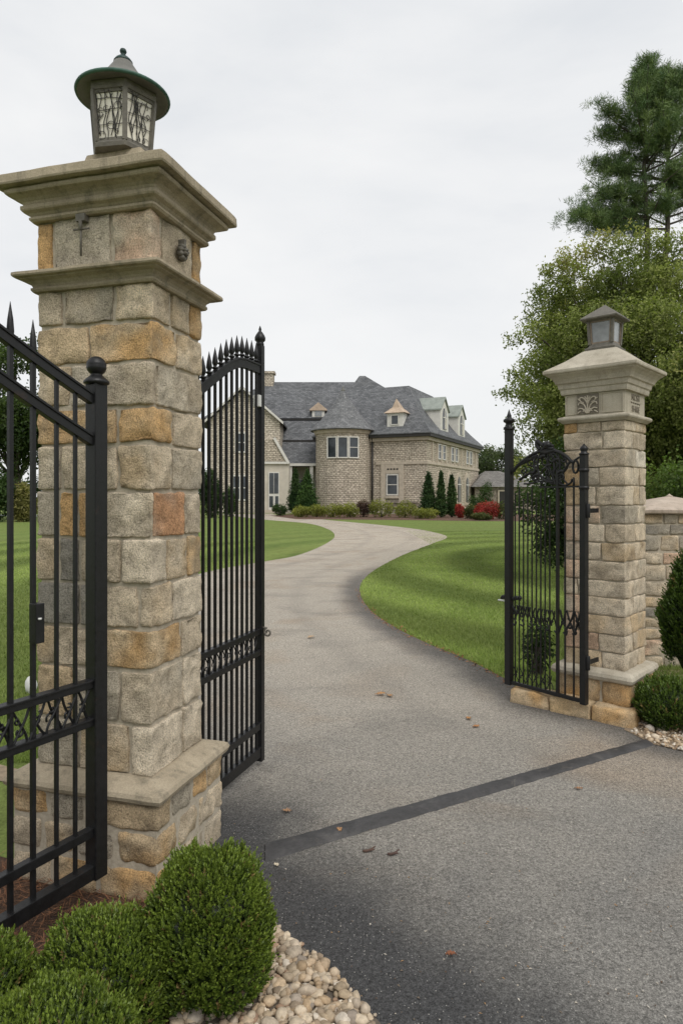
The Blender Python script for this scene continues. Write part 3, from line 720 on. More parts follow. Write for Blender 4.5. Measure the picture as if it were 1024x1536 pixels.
# gate leaf at the left edge of the picture
G1 = thing('gate_leaf', 'black iron gate panel with sloping top rails and a ball-topped post, at the left border', 'gate', (-.932,2.54,0), math.atan2(-.872,-.489))
pz = post(.058, .155, 2.035).build('post', M['iron'], G1, bevel=.004)
ball_finial(.031*1.2, 2.035).build('ball_finial', M['iron'], pz)
z1 = lambda x: 1.956+.42*x+.10*x*x
z2 = lambda x: z1(x)-.158+.02*x
for zf in (z1, z2):
    m = MB(); X = np.linspace(0, 1.3, 14)
    rail(m, [(x,0,zf(x)) for x in X], .034, .030); rail(m, [(x,0,zf(x)+.019) for x in X], .010, .040); m.build('top_rail', M['iron'], G1, bevel=.002)
for z, h in ((.892,.024),(.748,.024),(.335,.034),(.185,.052)):
    m = MB(); rail(m, [(.0,0,z),(1.3,0,z)], h, .032 if h < .05 else .042); 
    if h < .03: rail(m, [(.0,0,z+.015),(1.3,0,z+.015)], .008, .040)
    m.build('rail', M['iron'], G1, bevel=.002)
for i, x in enumerate([.097,.177,.271,.356,.445,.534,.623,.712,.801,.89,.979,1.068,1.157,1.246]):
    b = bar_mesh(.0085 if i else .0085, .19, z1(x)-.01) if i < 2 else bar_mesh(.0105, .19, z1(x)+.135, .10)
    o = b.build('bar', M['iron'], G1); o.location = (x,0,0)
lattice(.03, 1.3, .76, .88, .062, .0050, 2).build('lattice', M['iron'], G1)
o = post(.062, .155, 2.9).build('post', M['iron'], G1, bevel=.004); o.location = (1.33,0,0)
# lock box seen behind the second tall bar
m = MB(); box(m, .262, .295, .012, .05, 1.10, 1.235); lb = m.build('lock_box', M['iron'], G1, bevel=.002)
m = MB(); tube(m, [(.279,.0,1.185),(.279,.055,1.185)], .003, 6); lathe(m, [(.006,1.182),(.006,1.188)], 8, (.285,.055)); m.build('bolt', M['silver'], lb)

# opened gate leaf behind the left pillar
G2 = thing('gate_leaf', 'black iron gate leaf with a row of spear points, swung open behind the left pillar', 'gate', (-.484,3.97,0), math.atan2(-.947,-.32))
pz = post(.042, .03, 2.50).build('post', M['iron'], G2, bevel=.003); ball_finial(.032, 2.50, 1).build('finial', M['iron'], pz)
zt = lambda x: float(np.interp(x, [0,.22,.30,.40,.668,.88], [2.352,2.352,2.338,2.30,2.146,2.01]))
m = MB(); X = [0,.1,.2,.25,.3,.35,.42,.5,.6,.7,.8,.88]
rail(m, [(x,0,zt(x)) for x in X], .050, .026); rail(m, [(x,0,zt(x)+.026) for x in X], .012, .036); m.build('top_rail', M['iron'], G2, bevel=.002)
for z, h in ((.80,.026),(.675,.026),(.24,.036),(.085,.055)):
    m = MB(); rail(m, [(0,0,z),(.88,0,z)], h, .030); rail(m, [(0,0,z+h/2+.003),(.88,0,z+h/2+.003)], .008, .036); m.build('rail', M['iron'], G2, bevel=.002)
for i in range(14):
    x = .052+.0605*i; o = bar_mesh(.0092, .08, zt(x)+.155, .105, True).build('bar', M['iron'], G2); o.location = (x,0,0)
lattice(.03, .88, .69, .79, .062, .0036, 6).build('lattice', M['iron'], G2)
o = post(.042, .03, 2.05).build('post', M['iron'], G2, bevel=.003); o.location = (.88,0,0)
m = MB(); tube(m, [(0, .050+.026*(1-.09*t)*math.cos(t+1.9), .795+.026*(1-.09*t)*math.sin(t+1.9)) for t in np.linspace(0,8.2,26)], .006, 7); tube(m, [(0,.015,.822),(0,.044,.821)], .006, 7)
m.build('curled_latch', M['bronze'], G2)
m = MB(); box(m, .02,.05,-.02,.02,2.13,2.20); m.build('hinge_plate', M['silver'], G2, bevel=.003)

# right gate leaf
G3 = thing('gate_leaf', 'black iron gate leaf with an arched scrollwork crest, standing against the right pillar', 'gate', (1.32,5.26,0), math.atan2(-.783,.62))
GL = .652
pz = post(.052, .12, 2.13).build('post', M['iron'], G3, bevel=.003)
m = MB(); lathe(m, [(.03,2.125),(.045,2.13),(.045,2.138),(.028,2.144),(.026,2.175),(.03,2.182),(.044,2.19),(.046,2.205),(.034,2.215),(.016,2.222),(.02,2.232),(.014,2.25),(.001,2.29)], 14)
for a in range(4): tube(m, [(.04*math.cos(a*1.57),.04*math.sin(a*1.57),2.135),(.05*math.cos(a*1.57),.05*math.sin(a*1.57),2.15)], .006, 5)
m.build('spire_finial', M['iron'], pz)
pz = post(.046, .12, 1.90).build('post', M['iron'], G3, bevel=.003); pz.location = (GL,0,0)
m = MB(); lathe(m, [(.024,1.895),(.036,1.90),(.036,1.908),(.022,1.915),(.024,1.93),(.03,1.94),(.024,1.955),(.012,1.965),(.001,1.98)], 14); m.build('finial', M['iron'], pz)
for zc in (1.775,1.65): m = MB(); lathe(m, [(.026,zc),(.036,zc+.005),(.036,zc+.022),(.026,zc+.028)], 12); m.build('collar', M['iron'], pz)
m = MB(); rail(m, [(0,0,.14),(GL,0,.14)], .026, .026); m.build('rail', M['iron'], G3, bevel=.002)
m = MB(); rail(m, [(.28,0,1.672),(GL,0,1.672)], .012, .016); m.build('rail', M['iron'], G3)
for i in range(9):
    x = .058+.039*i; o = bar_mesh(.006, .14, 1.63+.05*math.sin(i*2.1)).build('bar', M['iron'], G3); o.location = (x,0,0)
o = bar_mesh(.014, .14, 1.80).build('stile', M['iron'], G3); o.location = (.438,0,0)
for x, zz in ((.50,1.68),(.571,1.745)):
    o = bar_mesh(.0075, .14, zz, .05).build('bar', M['iron'], G3); o.location = (x,0,0)
m = lattice(.03, .42, .64, .755, .036, .0056, 9); m2 = lattice(.45, GL-.02, .60, .77, .058, .0078, 11)
rn = random.Random(3)
for i in range(8):
    x = .05+.075*i; tube(m, spline([(x,-.006,.65),(x+.02,-.006,.62),(x+.01,-.006,.59+.02*rn.random()),(x-.012,-.006,.61)],4), .0065, 5)
m.build('scroll_band', M['iron'], G3); m2.build('scroll_band', M['iron'], G3)
m = lattice(.03, .40, .16, .27, .06, .0036, 15); m.build('foot_scrollwork', M['iron'], G3)
m = MB()
def sc(pts, r, k=6): tube(m, spline([(p[0], p[2] if len(p) > 2 else 0, p[1]) for p in pts], k), r*1.15, 7)
sc([(.0,1.76),(.06,1.82),(.14,1.88),(.24,1.93),(.33,1.945),(.43,1.935),(.50,1.90),(.545,1.86),(.57,1.845)], .0115)
sc([(.10,1.845),(.18,1.875),(.27,1.90),(.36,1.925),(.42,1.915)], .008)
sc([(.575,1.86),(.60,1.875),(.63,1.89),(.652,1.905)], .007)
tube(m, [(.585+.022*math.cos(t), 0, 1.815+.044*math.sin(t)) for t in np.linspace(0,6.28,20)], .0085, 7)
sc([(.26,1.92),(.235,1.86),(.24,1.80),(.215,1.75),(.235,1.725),(.265,1.735),(.268,1.76),(.25,1.768)], .0085)
sc([(.30,1.94),(.27,1.88),(.262,1.82),(.285,1.76),(.34,1.715),(.40,1.71)], .0075)
sc([(.37,1.94),(.40,1.88),(.41,1.81),(.40,1.74),(.418,1.69)], .009)
sc([(.36,1.93),(.355,1.87),(.375,1.80),(.40,1.74)], .0065)
sc([(.40,1.93),(.45,1.87),(.455,1.80),(.43,1.74)], .0075)
sc([(.42,1.72),(.46,1.745),(.50,1.80),(.535,1.845),(.56,1.85)], .0085)
sc([(.42,1.735),(.45,1.70),(.50,1.683),(.545,1.70),(.56,1.73)], .007)
sc([(.14,1.70),(.20,1.70),(.28,1.715),(.36,1.72),(.42,1.725)], .006)
sc([(.10,1.73),(.17,1.77),(.23,1.79)], .010); sc([(.29,1.66),(.30,1.70),(.36,1.735)], .006)
for s in ([(.285,1.955),(.262,1.985),(.258,2.02),(.29,2.0),(.318,1.98)], [(.30,1.945),(.335,1.975),(.36,1.965),(.40,1.955)]): sc(s, .014)
lathe(m, [(.001,1.952),(.022,1.965),(.030,1.985),(.022,2.005),(.001,2.018)], 12, (.352,0))
sc([(.31,1.99),(.33,2.0),(.352,2.0)], .012); sc([(.352,1.985),(.385,1.982),(.40,1.972)], .010)
sc([(.28,1.945),(.34,1.93),(.42,1.945)], .013)
for k_, (xc, zc, rr, t0, dr_) in enumerate([(.19,1.855,.032,.5,1),(.22,1.80,.036,2.,-1),(.33,1.86,.045,1.,1),(.345,1.785,.04,3.5,-1),(.445,1.81,.04,0,1),(.475,1.74,.028,2.4,-1),(.30,1.735,.026,4.,1),(.395,1.89,.032,5.,-1),(.13,1.80,.03,1.,-1),(.50,1.87,.024,3.,1)]):
    tube(m, [(xc+rr*(1-.13*t)*math.cos(t0+dr_*t), .008*(-1)**k_, zc+rr*(1-.13*t)*math.sin(t0+dr_*t)) for t in np.linspace(0,6.4,22)], .0062, 6)
for a_, b_ in (((.20,1.92),(.30,1.70)),((.29,1.94),(.40,1.69)),((.36,1.94),(.47,1.70)),((.44,1.93),(.38,1.69)),((.47,1.91),(.52,1.69))):
    sc([a_, (a_[0]*.6+b_[0]*.4+.03, a_[1]*.6+b_[1]*.4), (a_[0]*.3+b_[0]*.7-.03, a_[1]*.3+b_[1]*.7), b_], .006)
for (xc, zc) in ((.17,1.88),(.235,1.90),(.31,1.90),(.43,1.87),(.36,1.83),(.25,1.76),(.46,1.78)):
    sc([(xc-.022,zc-.012),(xc,zc+.006),(xc+.024,zc+.004)], .011, 4)
m.build('crest_scrollwork', M['iron'], G3)
m = MB(); sc([(.0,.74,.0),(.04,.73),(.07,.70),(.065,.675)], .009)
for (x, z) in ((-.06,.80),(-.03,.815),(.04,.80),(.065,.81),(.10,.815)): sc([(x-.015,z-.012),(x,z+.008),(x+.016,z-.008)], .010, 4)
sc([(-.07,.79),(.0,.80),(.11,.80)], .007); lk = m.build('lock_scroll', M['iron'], G3)
m = MB(); tube(m, [(-.02,0,.775),(-.098,-.01,.775)], [.008,.0065], 8); m.build('handle', M['silver'], lk)

for zz in (.42, 1.50):
    m = MB(); lathe(m, [(.014,zz-.05),(.016,zz-.045),(.016,zz+.045),(.014,zz+.05)], 10, (GL+.03,0)); slab(m, (GL+.022,0,zz), (GL+.012,.165,zz), (0,.0,.016), (.004,0,0)); m.build('hinge', M['iron'], G3)
# ------------------------------------------------------------------ wall pier to the right
WP = thing('wall_pier', 'low rubble stone wall pier with a pinkish pyramid cap behind the right pillar', 'wall', (3.3,6.72,0), 0)
rr_ = random.Random(8); rows = []; z = -.02; Wp = .9
while z < 1.40:
    h = rr_.choice([.10,.12,.14,.16]); h = min(h, 1.44-z) if 1.44-z-h > .07 else 1.44-z
    cuts = [0]; 
    while cuts[-1] < .78: cuts.append(cuts[-1]+rr_.uniform(.13,.3))
    fs = cuts[1:-1] if cuts[-1] > .93 else cuts[1:]
    fs = [f for f in fs if f < .9]
    rows.append((z, z+h, fs, ''.join(rr_.choice('gdtkgbb') for _ in range(len(fs)+1)), .35, [.66], 'gb')); z += h
pillar_shaft(Wp, Wp, rows, .03, 61, root=WP, gap=.012, rough=.009, rad=.016)
m = MB(); sqloft(m, [(0,1.44),(.05,1.44),(.06,1.45),(.065,1.475),(.055,1.483),(-.2,1.55),(-.42,1.60)], Wp, Wp, 14, .003, 63); m.build('cap', M['pinkcap'], WP)
m = MB(); lathe(m, [(.03,1.59),(.035,1.605),(.012,1.62),(.001,1.63)], 10); m.build('knob', M['pinkcap'], WP)

# threshold strip across the drive
def ray(px, py, z=0): y = F_PX*(EYE-z)/(py-HZ); return np.array([(px-512)/F_PX*y, y, z])
m = MB(); A0, A1 = ray(398,1268), ray(398,1294); B0, B1 = ray(966,1111), ray(980,1119)
n = 60; V = []
for i in range(n+1):
    t = i/n; w_ = .0025*math.sin(i*1.7)+.002*math.sin(i*2.9)
    p = A0*(1-t)+B0*t; q = A1*(1-t)+B1*t; mid = (p+q)/2
    for s, zz in ((0,.0045),(.08,.013),(.5,.017),(.92,.013),(1,.0045)):
        r = p*(1-s)+q*s; V.append((r[0], r[1]+w_, zz+.0012*math.sin(i*.9+s*3)))
m.add(V, [(i*5+j, i*5+5+j, i*5+6+j, i*5+j+1) for i in range(n) for j in range(4)], smooth=True)
ts = m.build('threshold_strip', M['rubber']); tag(ts, 'long flat black rubber strip lying across the driveway between the pillars', 'threshold strip')

# ------------------------------------------------------------------ foliage helpers
def leaves(P, A, Nn, ln, wd, C, fold=.25):
    n = len(P); S = np.cross(A, Nn); S /= np.linalg.norm(S, axis=1)[:,None]+1e-9
    ln = np.broadcast_to(ln, n)[:,None]; wd = np.broadcast_to(wd, n)[:,None]
    V = np.stack([P, P+A*ln*.5+S*wd*.5+Nn*wd*fold, P+A*ln, P+A*ln*.5-S*wd*.5+Nn*wd*fold], 1).reshape(-1,3)
    Cc = np.repeat(C, 4, 0)
    return V, Cc
def unit(a): return a/(np.linalg.norm(a, axis=-1, keepdims=True)+1e-9)
def rdir(rng, n): return unit(rng.normal(size=(n,3)))
def quads_obj(name, V, C, mat_, parent=None, extra=None):
    n = len(V)//4; L = np.arange(len(V)); cnt = np.full(n, 4)
    if extra is not None:   # extra MB geometry in the same mesh
        EV = np.concatenate(extra.v); EC = np.concatenate(extra.c)
        ELp = np.fromiter((i for f in extra.f for i in f), np.int64)+len(V); Ec = np.array([len(f) for f in extra.f])
        V = np.concatenate([V, EV]); C = np.concatenate([C, EC]); L = np.concatenate([L, ELp]); cnt = np.concatenate([cnt, Ec])
    return mesh_obj(name, V, L, cnt, C, np.zeros(len(cnt), bool), mat_, parent)

def crown(name, lobes, n, ln, pal, seed, parent, mat_=None, inner=(.012,.02,.008), fill=.45, wd=.55, droop=.25, cluster=1):
    """leaf mass: leaves through the shells of many lobes (cx,cy,cz,rx,ry,rz)"""
    rng = np.random.default_rng(seed); LB = np.array(lobes, float)
    w_ = (LB[:,3]*LB[:,4]*LB[:,5])**(2/3); k = rng.choice(len(LB), n, p=w_/w_.sum())
    cl = max(1, cluster); nc = n//cl; n = nc*cl
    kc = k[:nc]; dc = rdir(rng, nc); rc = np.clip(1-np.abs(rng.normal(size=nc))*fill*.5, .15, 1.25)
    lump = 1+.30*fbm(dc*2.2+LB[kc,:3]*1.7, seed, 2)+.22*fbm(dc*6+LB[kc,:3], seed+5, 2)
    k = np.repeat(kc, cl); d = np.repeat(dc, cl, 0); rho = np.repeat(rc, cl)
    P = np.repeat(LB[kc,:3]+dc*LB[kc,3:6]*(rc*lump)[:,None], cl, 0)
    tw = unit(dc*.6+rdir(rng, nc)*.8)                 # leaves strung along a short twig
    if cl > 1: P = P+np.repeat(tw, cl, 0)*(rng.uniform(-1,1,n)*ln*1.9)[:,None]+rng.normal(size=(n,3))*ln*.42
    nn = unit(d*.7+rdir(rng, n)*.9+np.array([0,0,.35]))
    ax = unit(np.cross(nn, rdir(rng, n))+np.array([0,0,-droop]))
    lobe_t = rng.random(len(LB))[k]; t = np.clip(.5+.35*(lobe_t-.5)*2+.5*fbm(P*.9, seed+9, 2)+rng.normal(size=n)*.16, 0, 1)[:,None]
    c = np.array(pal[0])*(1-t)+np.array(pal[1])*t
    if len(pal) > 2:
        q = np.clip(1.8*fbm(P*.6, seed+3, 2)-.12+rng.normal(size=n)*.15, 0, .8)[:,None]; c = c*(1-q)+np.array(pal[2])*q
    sh = np.clip((rho-.35)/.65, 0, 1)*.45+.55; sh *= .80+.36*np.clip(d[:,2]*.5+.5, 0, 1)  # shading put into the leaf colour: deep and lower leaves darker, upper lighter
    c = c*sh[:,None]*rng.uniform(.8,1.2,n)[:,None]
    V, C = leaves(P, ax, nn, ln*rng.uniform(.6,1.25,n), ln*wd*rng.uniform(.7,1.2,n), c)
    return quads_obj(name, V, C, mat_ or M['leaf'], parent)
def limbs(name, paths, parent):
    m = MB()
    for pts, r0, r1 in paths:
        S = spline(pts, 6); 
        j = np.stack([fbm(S*1.3, 3), fbm(S*1.3, 4), 0*S[:,0]], 1)*.12*min(1, r0*4); S = S+j
        tube(m, S, np.linspace(r0, r1, len(S)), 8)
    return m.build(name, M['bark'], parent)

def boxwood(label, loc, rx, ry, h, seed, sprigs, group=None, dens=13, leaf=.0108, name='boxwood_bush', pal=((.036,.070,.010),(.175,.235,.036)), squash=2.6, lump=.22, cat='bush'):
    """clipped bush: dark core, upright leafy sprigs over its whole surface"""
    root = thing(name, label, cat, loc, 0, group)
    rng = np.random.default_rng(seed)
    d = rdir(rng, sprigs*2); d = d[d[:,2] > -.62][:sprigs]; n = len(d)
    def surf(d):
        e = np.abs(d)**squash; s = 1/(e.sum(1)**(1/squash))
        l = 1+lump*fbm(d*1.9, seed, 3)+.07*fbm(d*7, seed+2, 2)
        return d*(s*l)[:,None]*np.array([rx, ry, h*.5])+np.array([0,0,h*.5])
    B = surf(d); nrm = unit(d/np.array([rx,ry,h*.5])**1.0*min(rx,ry))
    ax = unit(nrm*.55+np.array([0,0,.75])+rdir(rng, n)*.38)
    sl_ = leaf*rng.uniform(2.2,4.6,n)*np.where(rng.random(n) < .07, 1.7, 1)
    B = B-ax*(sl_*rng.uniform(.35,1.0,n))[:,None]
    t = np.tile(np.linspace(0,1,dens), n); ii = np.repeat(np.arange(n), dens)
    P = B[ii]+ax[ii]*(sl_[ii]*t)[:,None]
    rd = rdir(rng, n*dens); side = unit(np.cross(ax[ii], rd))
    la = unit(ax[ii]*(.55+.5*t)[:,None]+side*(.95-.55*t)[:,None]); ln_ = unit(np.cross(np.cross(la, ax[ii]), la)+rdir(rng, n*dens)*.25)
    clump = np.clip(.5+.9*fbm(P*9/max(rx,.1)*.25, seed+4, 3), 0, 1)
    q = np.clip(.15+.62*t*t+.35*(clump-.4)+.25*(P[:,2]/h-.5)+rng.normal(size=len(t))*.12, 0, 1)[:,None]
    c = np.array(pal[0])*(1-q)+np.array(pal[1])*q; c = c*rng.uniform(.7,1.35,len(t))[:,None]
    dead = np.repeat(rng.random(n) < .025, dens); c[dead] = np.array([.24,.17,.07])*rng.uniform(.6,1.3,dead.sum())[:,None]
    V, C = leaves(P, la, ln_, leaf*rng.uniform(.75,1.2,len(t)), leaf*.5*rng.uniform(.8,1.2,len(t)), c)
    core = MB(); nu, nv = 24, 14; dd = []
    for a in range(nv+1):
        th_ = math.pi*a/nv
        for b_ in range(nu): dd.append((math.sin(th_)*math.cos(2*math.pi*b_/nu), math.sin(th_)*math.sin(2*math.pi*b_/nu), math.cos(th_)))
    dd = np.array(dd)+1e-6; cv = (surf(dd)-np.array([0,0,h*.5]))*(1-2.2*leaf/min(rx,ry,h*.5))+np.array([0,0,h*.5]); cv[:,2] = np.maximum(cv[:,2], .0)
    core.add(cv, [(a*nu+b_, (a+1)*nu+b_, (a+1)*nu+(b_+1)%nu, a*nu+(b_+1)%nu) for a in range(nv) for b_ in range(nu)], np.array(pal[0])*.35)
    quads_obj('foliage', V, C, M['glossleaf'], root, core)
    m = MB(); tube(m, [(0,0,-.01),(.01,0,h*.3),(0,.01,h*.6)], [.02,.015,.008], 6); m.build('stem', M['bark'], root)
    return root

# foreground bushes
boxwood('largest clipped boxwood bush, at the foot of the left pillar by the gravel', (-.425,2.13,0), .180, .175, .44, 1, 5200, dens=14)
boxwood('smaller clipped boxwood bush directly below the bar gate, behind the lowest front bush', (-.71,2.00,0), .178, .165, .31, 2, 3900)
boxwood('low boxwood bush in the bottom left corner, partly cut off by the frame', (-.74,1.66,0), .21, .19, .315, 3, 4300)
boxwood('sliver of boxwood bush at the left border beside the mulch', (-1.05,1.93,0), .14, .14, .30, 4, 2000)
# bushes by the right pillar
boxwood('round clipped boxwood ball on the gravel beside the right pillar', (2.29,4.64,0), .205, .20, .30, 5, 1700, dens=11, leaf=.019, pal=((.032,.062,.010),(.11,.165,.028)))
boxwood('pointed columnar evergreen shrub in front of the low stone wall', (2.86,5.45,0), .26, .26, 1.20, 6, 3000, dens=11, leaf=.024, name='conical_evergreen', squash=1.25, lump=.22, pal=((.026,.055,.009),(.085,.135,.022)), cat='shrub')

# ------------------------------------------------------------------ beds, gravel, mulch, pebbles
flat('mulch_bed', [(-2.6,.6),(-.2,.6),(-.25,1.9),(-.40,2.10),(-.50,2.45),(-.62,2.62),(-1.25,2.85),(-1.62,3.0),(-2.3,2.6)], .006, M['mulch'])
flat('mulch_border', [(-6.5,4.3),(-2.0,3.78),(-1.35,3.50),(-1.3,3.62),(-2.05,3.98),(-6.5,4.6)], .005, m_plain('tan_mulch', (.30,.235,.16), .95, .4, 20))
GRV = [(-.55,1.0),(.62,1.0),(.36,1.60),(.115,2.02),(-.058,2.27),(-.235,2.47),(-.36,2.56),(-.45,2.30),(-.50,2.05),(-.56,1.95)]
flat('gravel_bed', GRV, .008, m_plain('gravel_soil', (.12,.10,.08), .95, .4, 40))
GRV2 = [(1.93,4.56),(2.0,4.29),(2.35,4.02),(3.0,3.62),(5.0,2.6),(6.5,4.0),(4.2,6.2),(2.6,6.1),(2.35,5.1)]
flat('gravel_bed', GRV2, .008, m_plain('gravel_soil_tan', (.25,.19,.13), .95, .4, 40))
def inside(pts, poly):
    x, y = pts[:,0], pts[:,1]; r = np.zeros(len(pts), bool); n = len(poly)
    for i in range(n):
        (x0,y0),(x1,y1) = poly[i], poly[(i+1)%n]
        c = ((y0 > y) != (y1 > y)) & (x < (x1-x0)*(y-y0)/((y1-y0) if y1 != y0 else 1e-9)+x0); r ^= c
    return r
import bmesh
_bm = bmesh.new(); bmesh.ops.create_icosphere(_bm, subdivisions=2, radius=1); ICO_V = np.array([v.co[:] for v in _bm.verts]); ICO_F = np.array([[v.index for v in f.verts] for f in _bm.faces]); _bm.free()
_bm = bmesh.new(); bmesh.ops.create_icosphere(_bm, subdivisions=1, radius=1); ICO1_V = np.array([v.co[:] for v in _bm.verts]); ICO1_F = np.array([[v.index for v in f.verts] for f in _bm.faces]); _bm.free()
def pebbles(name, poly, n, size, cols, seed, label, layers=2, ico=(ICO_V, ICO_F)):
    rng = np.random.default_rng(seed); P = np.array(poly); lo, hi = P.min(0), P.max(0)
    pts = rng.uniform(lo, hi, (n*4,2)); pts = pts[inside(pts, poly)][:n]; n = len(pts)
    IV, IF = ico; Vs = []; Cs = []; Fs = []
    cols = np.array(cols)
    for i in range(n):
        s = size*rng.lognormal(0,.40); sc_ = s*np.array([rng.uniform(.8,1.4), rng.uniform(.7,1.1), rng.uniform(.5,.85)])
        v = IV*(1+.30*vnoise(IV*1.5+i*7.3, seed)[:,None]+.12*vnoise(IV*3.4+i*3.1, seed)[:,None])*sc_
        a, b_ = rng.uniform(0,6.28), rng.normal()*.35
        ca, sa, cb, sb = math.cos(a), math.sin(a), math.cos(b_), math.sin(b_)
        v = v@np.array([[cb,0,sb],[0,1,0],[-sb,0,cb]]).T@np.array([[ca,-sa,0],[sa,ca,0],[0,0,1]]).T
        z = sc_[2]*.45+.006+rng.random()*size*(layers-1)*.9
        Vs.append(v+np.array([pts[i,0],pts[i,1],z])); Fs.append(IF+i*len(IV))
        c = cols[rng.integers(len(cols))]*rng.uniform(.8,1.2); Cs.append(np.tile(c,(len(IV),1)))
    V = np.concatenate(Vs); F = np.concatenate(Fs)
    o = mesh_obj(name, V, F.ravel(), np.full(len(F),3), np.concatenate(Cs), np.ones(len(F),bool), M['pebble'])
    return stuff(o, label, 'gravel')
PC = [(.30,.24,.17),(.27,.21,.15),(.42,.33,.23),(.37,.28,.19),(.47,.39,.29),(.34,.265,.18),(.58,.51,.42),(.43,.325,.215),(.37,.27,.17),(.31,.26,.21),(.41,.34,.26),(.33,.22,.15),(.49,.40,.29),(.40,.32,.23),(.45,.36,.26)]
pebbles('gravel', GRV, 5200, .0118, PC, 3, 'rounded tan and cream river pebbles between the big boxwood bush and the asphalt')
pebbles('gravel', [(1.95,4.56),(2.02,4.27),(2.35,4.0),(3.0,3.6),(3.6,4.3),(3.2,5.6),(2.5,5.4),(2.38,5.0)], 3800, .0105, [(.46,.36,.25),(.38,.28,.18),(.52,.44,.34),(.30,.21,.14),(.56,.50,.42)], 4, 'fine tan gravel around the foot of the right pillar', ico=(ICO1_V, ICO1_F))
# pine straw
def straw():
    rng = np.random.default_rng(5); poly = [(-2.4,.9),(-.5,.9),(-.5,2.3),(-.62,2.60),(-1.25,2.82),(-1.6,2.95),(-2.2,2.6)]
    P = np.array(poly); pts = rng.uniform(P.min(0), P.max(0), (26000,2)); pts = pts[inside(pts, poly)][:9000]; n = len(pts)
    a = rng.uniform(0,6.28,n); l = rng.uniform(.03,.10,n); A = np.stack([np.cos(a), np.sin(a), rng.normal(size=n)*.18],1); A = unit(A)
    B = np.concatenate([pts, (.010+.022*rng.random(n))[:,None]],1)
    c = np.array([(.16,.075,.04)])*rng.uniform(.5,1.9,n)[:,None]+np.array([(.03,.02,.01)])*rng.random(n)[:,None]
    V, C = leaves(B, A, np.tile([0,0,1.0],(n,1)), l, .0032, c, 0)
    stuff(quads_obj('pine_straw', V, C, M['litter']), 'reddish brown pine straw mulch under the black bar gate', 'mulch')
straw()

# grass blades near the camera
def grass(name, pts, hgt, label, seed):
    rng = np.random.default_rng(seed); n = len(pts)
    P = np.concatenate([pts, np.zeros((n,1))],1); dist = pts[:,1]
    lean = rng.normal(size=(n,2))*.35; A = unit(np.concatenate([lean, np.ones((n,1))],1))
    h = hgt*rng.uniform(.5,1.2,n)*np.clip(1.15-dist/32, .25, 1); wd = .0035+.0007*dist
    d = np.stack([np.cos(rng.uniform(0,3.14,n)), np.sin(rng.uniform(0,3.14,n)), np.zeros(n)],1)
    t = np.clip(.5+.5*fbm(P*1.1, 5, 3)+rng.normal(size=n)*.22, 0, 1)[:,None]
    r = np.linalg.norm(pts-np.array([10.5,15.5]), axis=1); s = (.5+.5*np.sin((r+.6)*2.9))[:,None]
    c = np.array([.185,.245,.068])*(1-t)+np.array([.38,.445,.15])*t; s = np.clip((s-.5)*1.5+.5, 0, 1); c = c*(.72+.53*s)
    V = np.stack([P-d*wd[:,None]*.5, P+d*wd[:,None]*.5, P+A*h[:,None]+np.concatenate([lean*h[:,None]*.3, np.zeros((n,1))],1)],1).reshape(-1,3)
    Cc = np.stack([c*.7, c*.7, c*1.15],1).reshape(-1,3)
    o = mesh_obj(name, V, np.arange(3*n), np.full(n,3), Cc, np.zeros(n,bool), M['grass']); return stuff(o, label, 'grass')
rng = np.random.default_rng(11)
seg = ER[(ER[:,1] > 5.0) & (np.arange(len(ER)) < 17*8)]
yy = 5.2+26*rng.random(420000)**2.3; xe = np.interp(yy, seg[:,1], seg[:,0]); xx = xe+rng.random(len(yy))*(1.0+.33*yy)
keep = (xx < .40*yy+.9) & (xx-xe > .0)
PT = np.stack([xx,yy],1)[keep]
dxp = PT-RC[None]; lu = dxp@u2; ld = dxp@d2; PT = PT[~((np.abs(lu+.1) < .52) & (np.abs(ld) < .42))]
grass('grass', PT[:150000], .050, 'mown lawn grass on the right of the driveway, in front of the house', 12)
segL = EL[(EL[:,1] > 3.0) & (np.arange(len(EL)) < 15*8)]
yy = 3.7+20*rng.random(190000)**2.2; xe = np.interp(yy, segL[:,1], segL[:,0]); xx = xe-.02-rng.random(len(yy))*(1.2+.35*yy)
k_ = (xx > -.58*yy) & ~((np.abs(xx+1.8) < 1.2) & (yy < 4.0))
grass('grass', np.stack([xx,yy],1)[k_][:70000], .050, 'lawn grass behind the left pillar and bar gate', 13)
# dry litter along the lawn edge
def litter():
    rng = np.random.default_rng(9); s = seg[(seg[:,1] > 5.4) & (seg[:,1] < 11.5)]; n = 420
    i = rng.integers(0, len(s)-1, n); p = s[i]+(s[i+1]-s[i])*rng.random((n,1)); p = p+rng.normal(size=(n,3))*np.array([.035,.03,0]); p[:,0] -= .02; p[:,2] = .008+.008*rng.random(n)
    A = rdir(rng, n)*np.array([1,1,.3]); V, C = leaves(p, unit(A), unit(rdir(rng,n)*.4+np.array([0,0,1])), rng.uniform(.015,.045,n), rng.uniform(.01,.022,n), np.array([(.26,.13,.06)])*rng.uniform(.5,1.5,n)[:,None])
    stuff(quads_obj('leaf_litter', V, C, M['litter']), 'brown leaf litter along the lawn edge of the driveway', 'leaf litter')
litter()

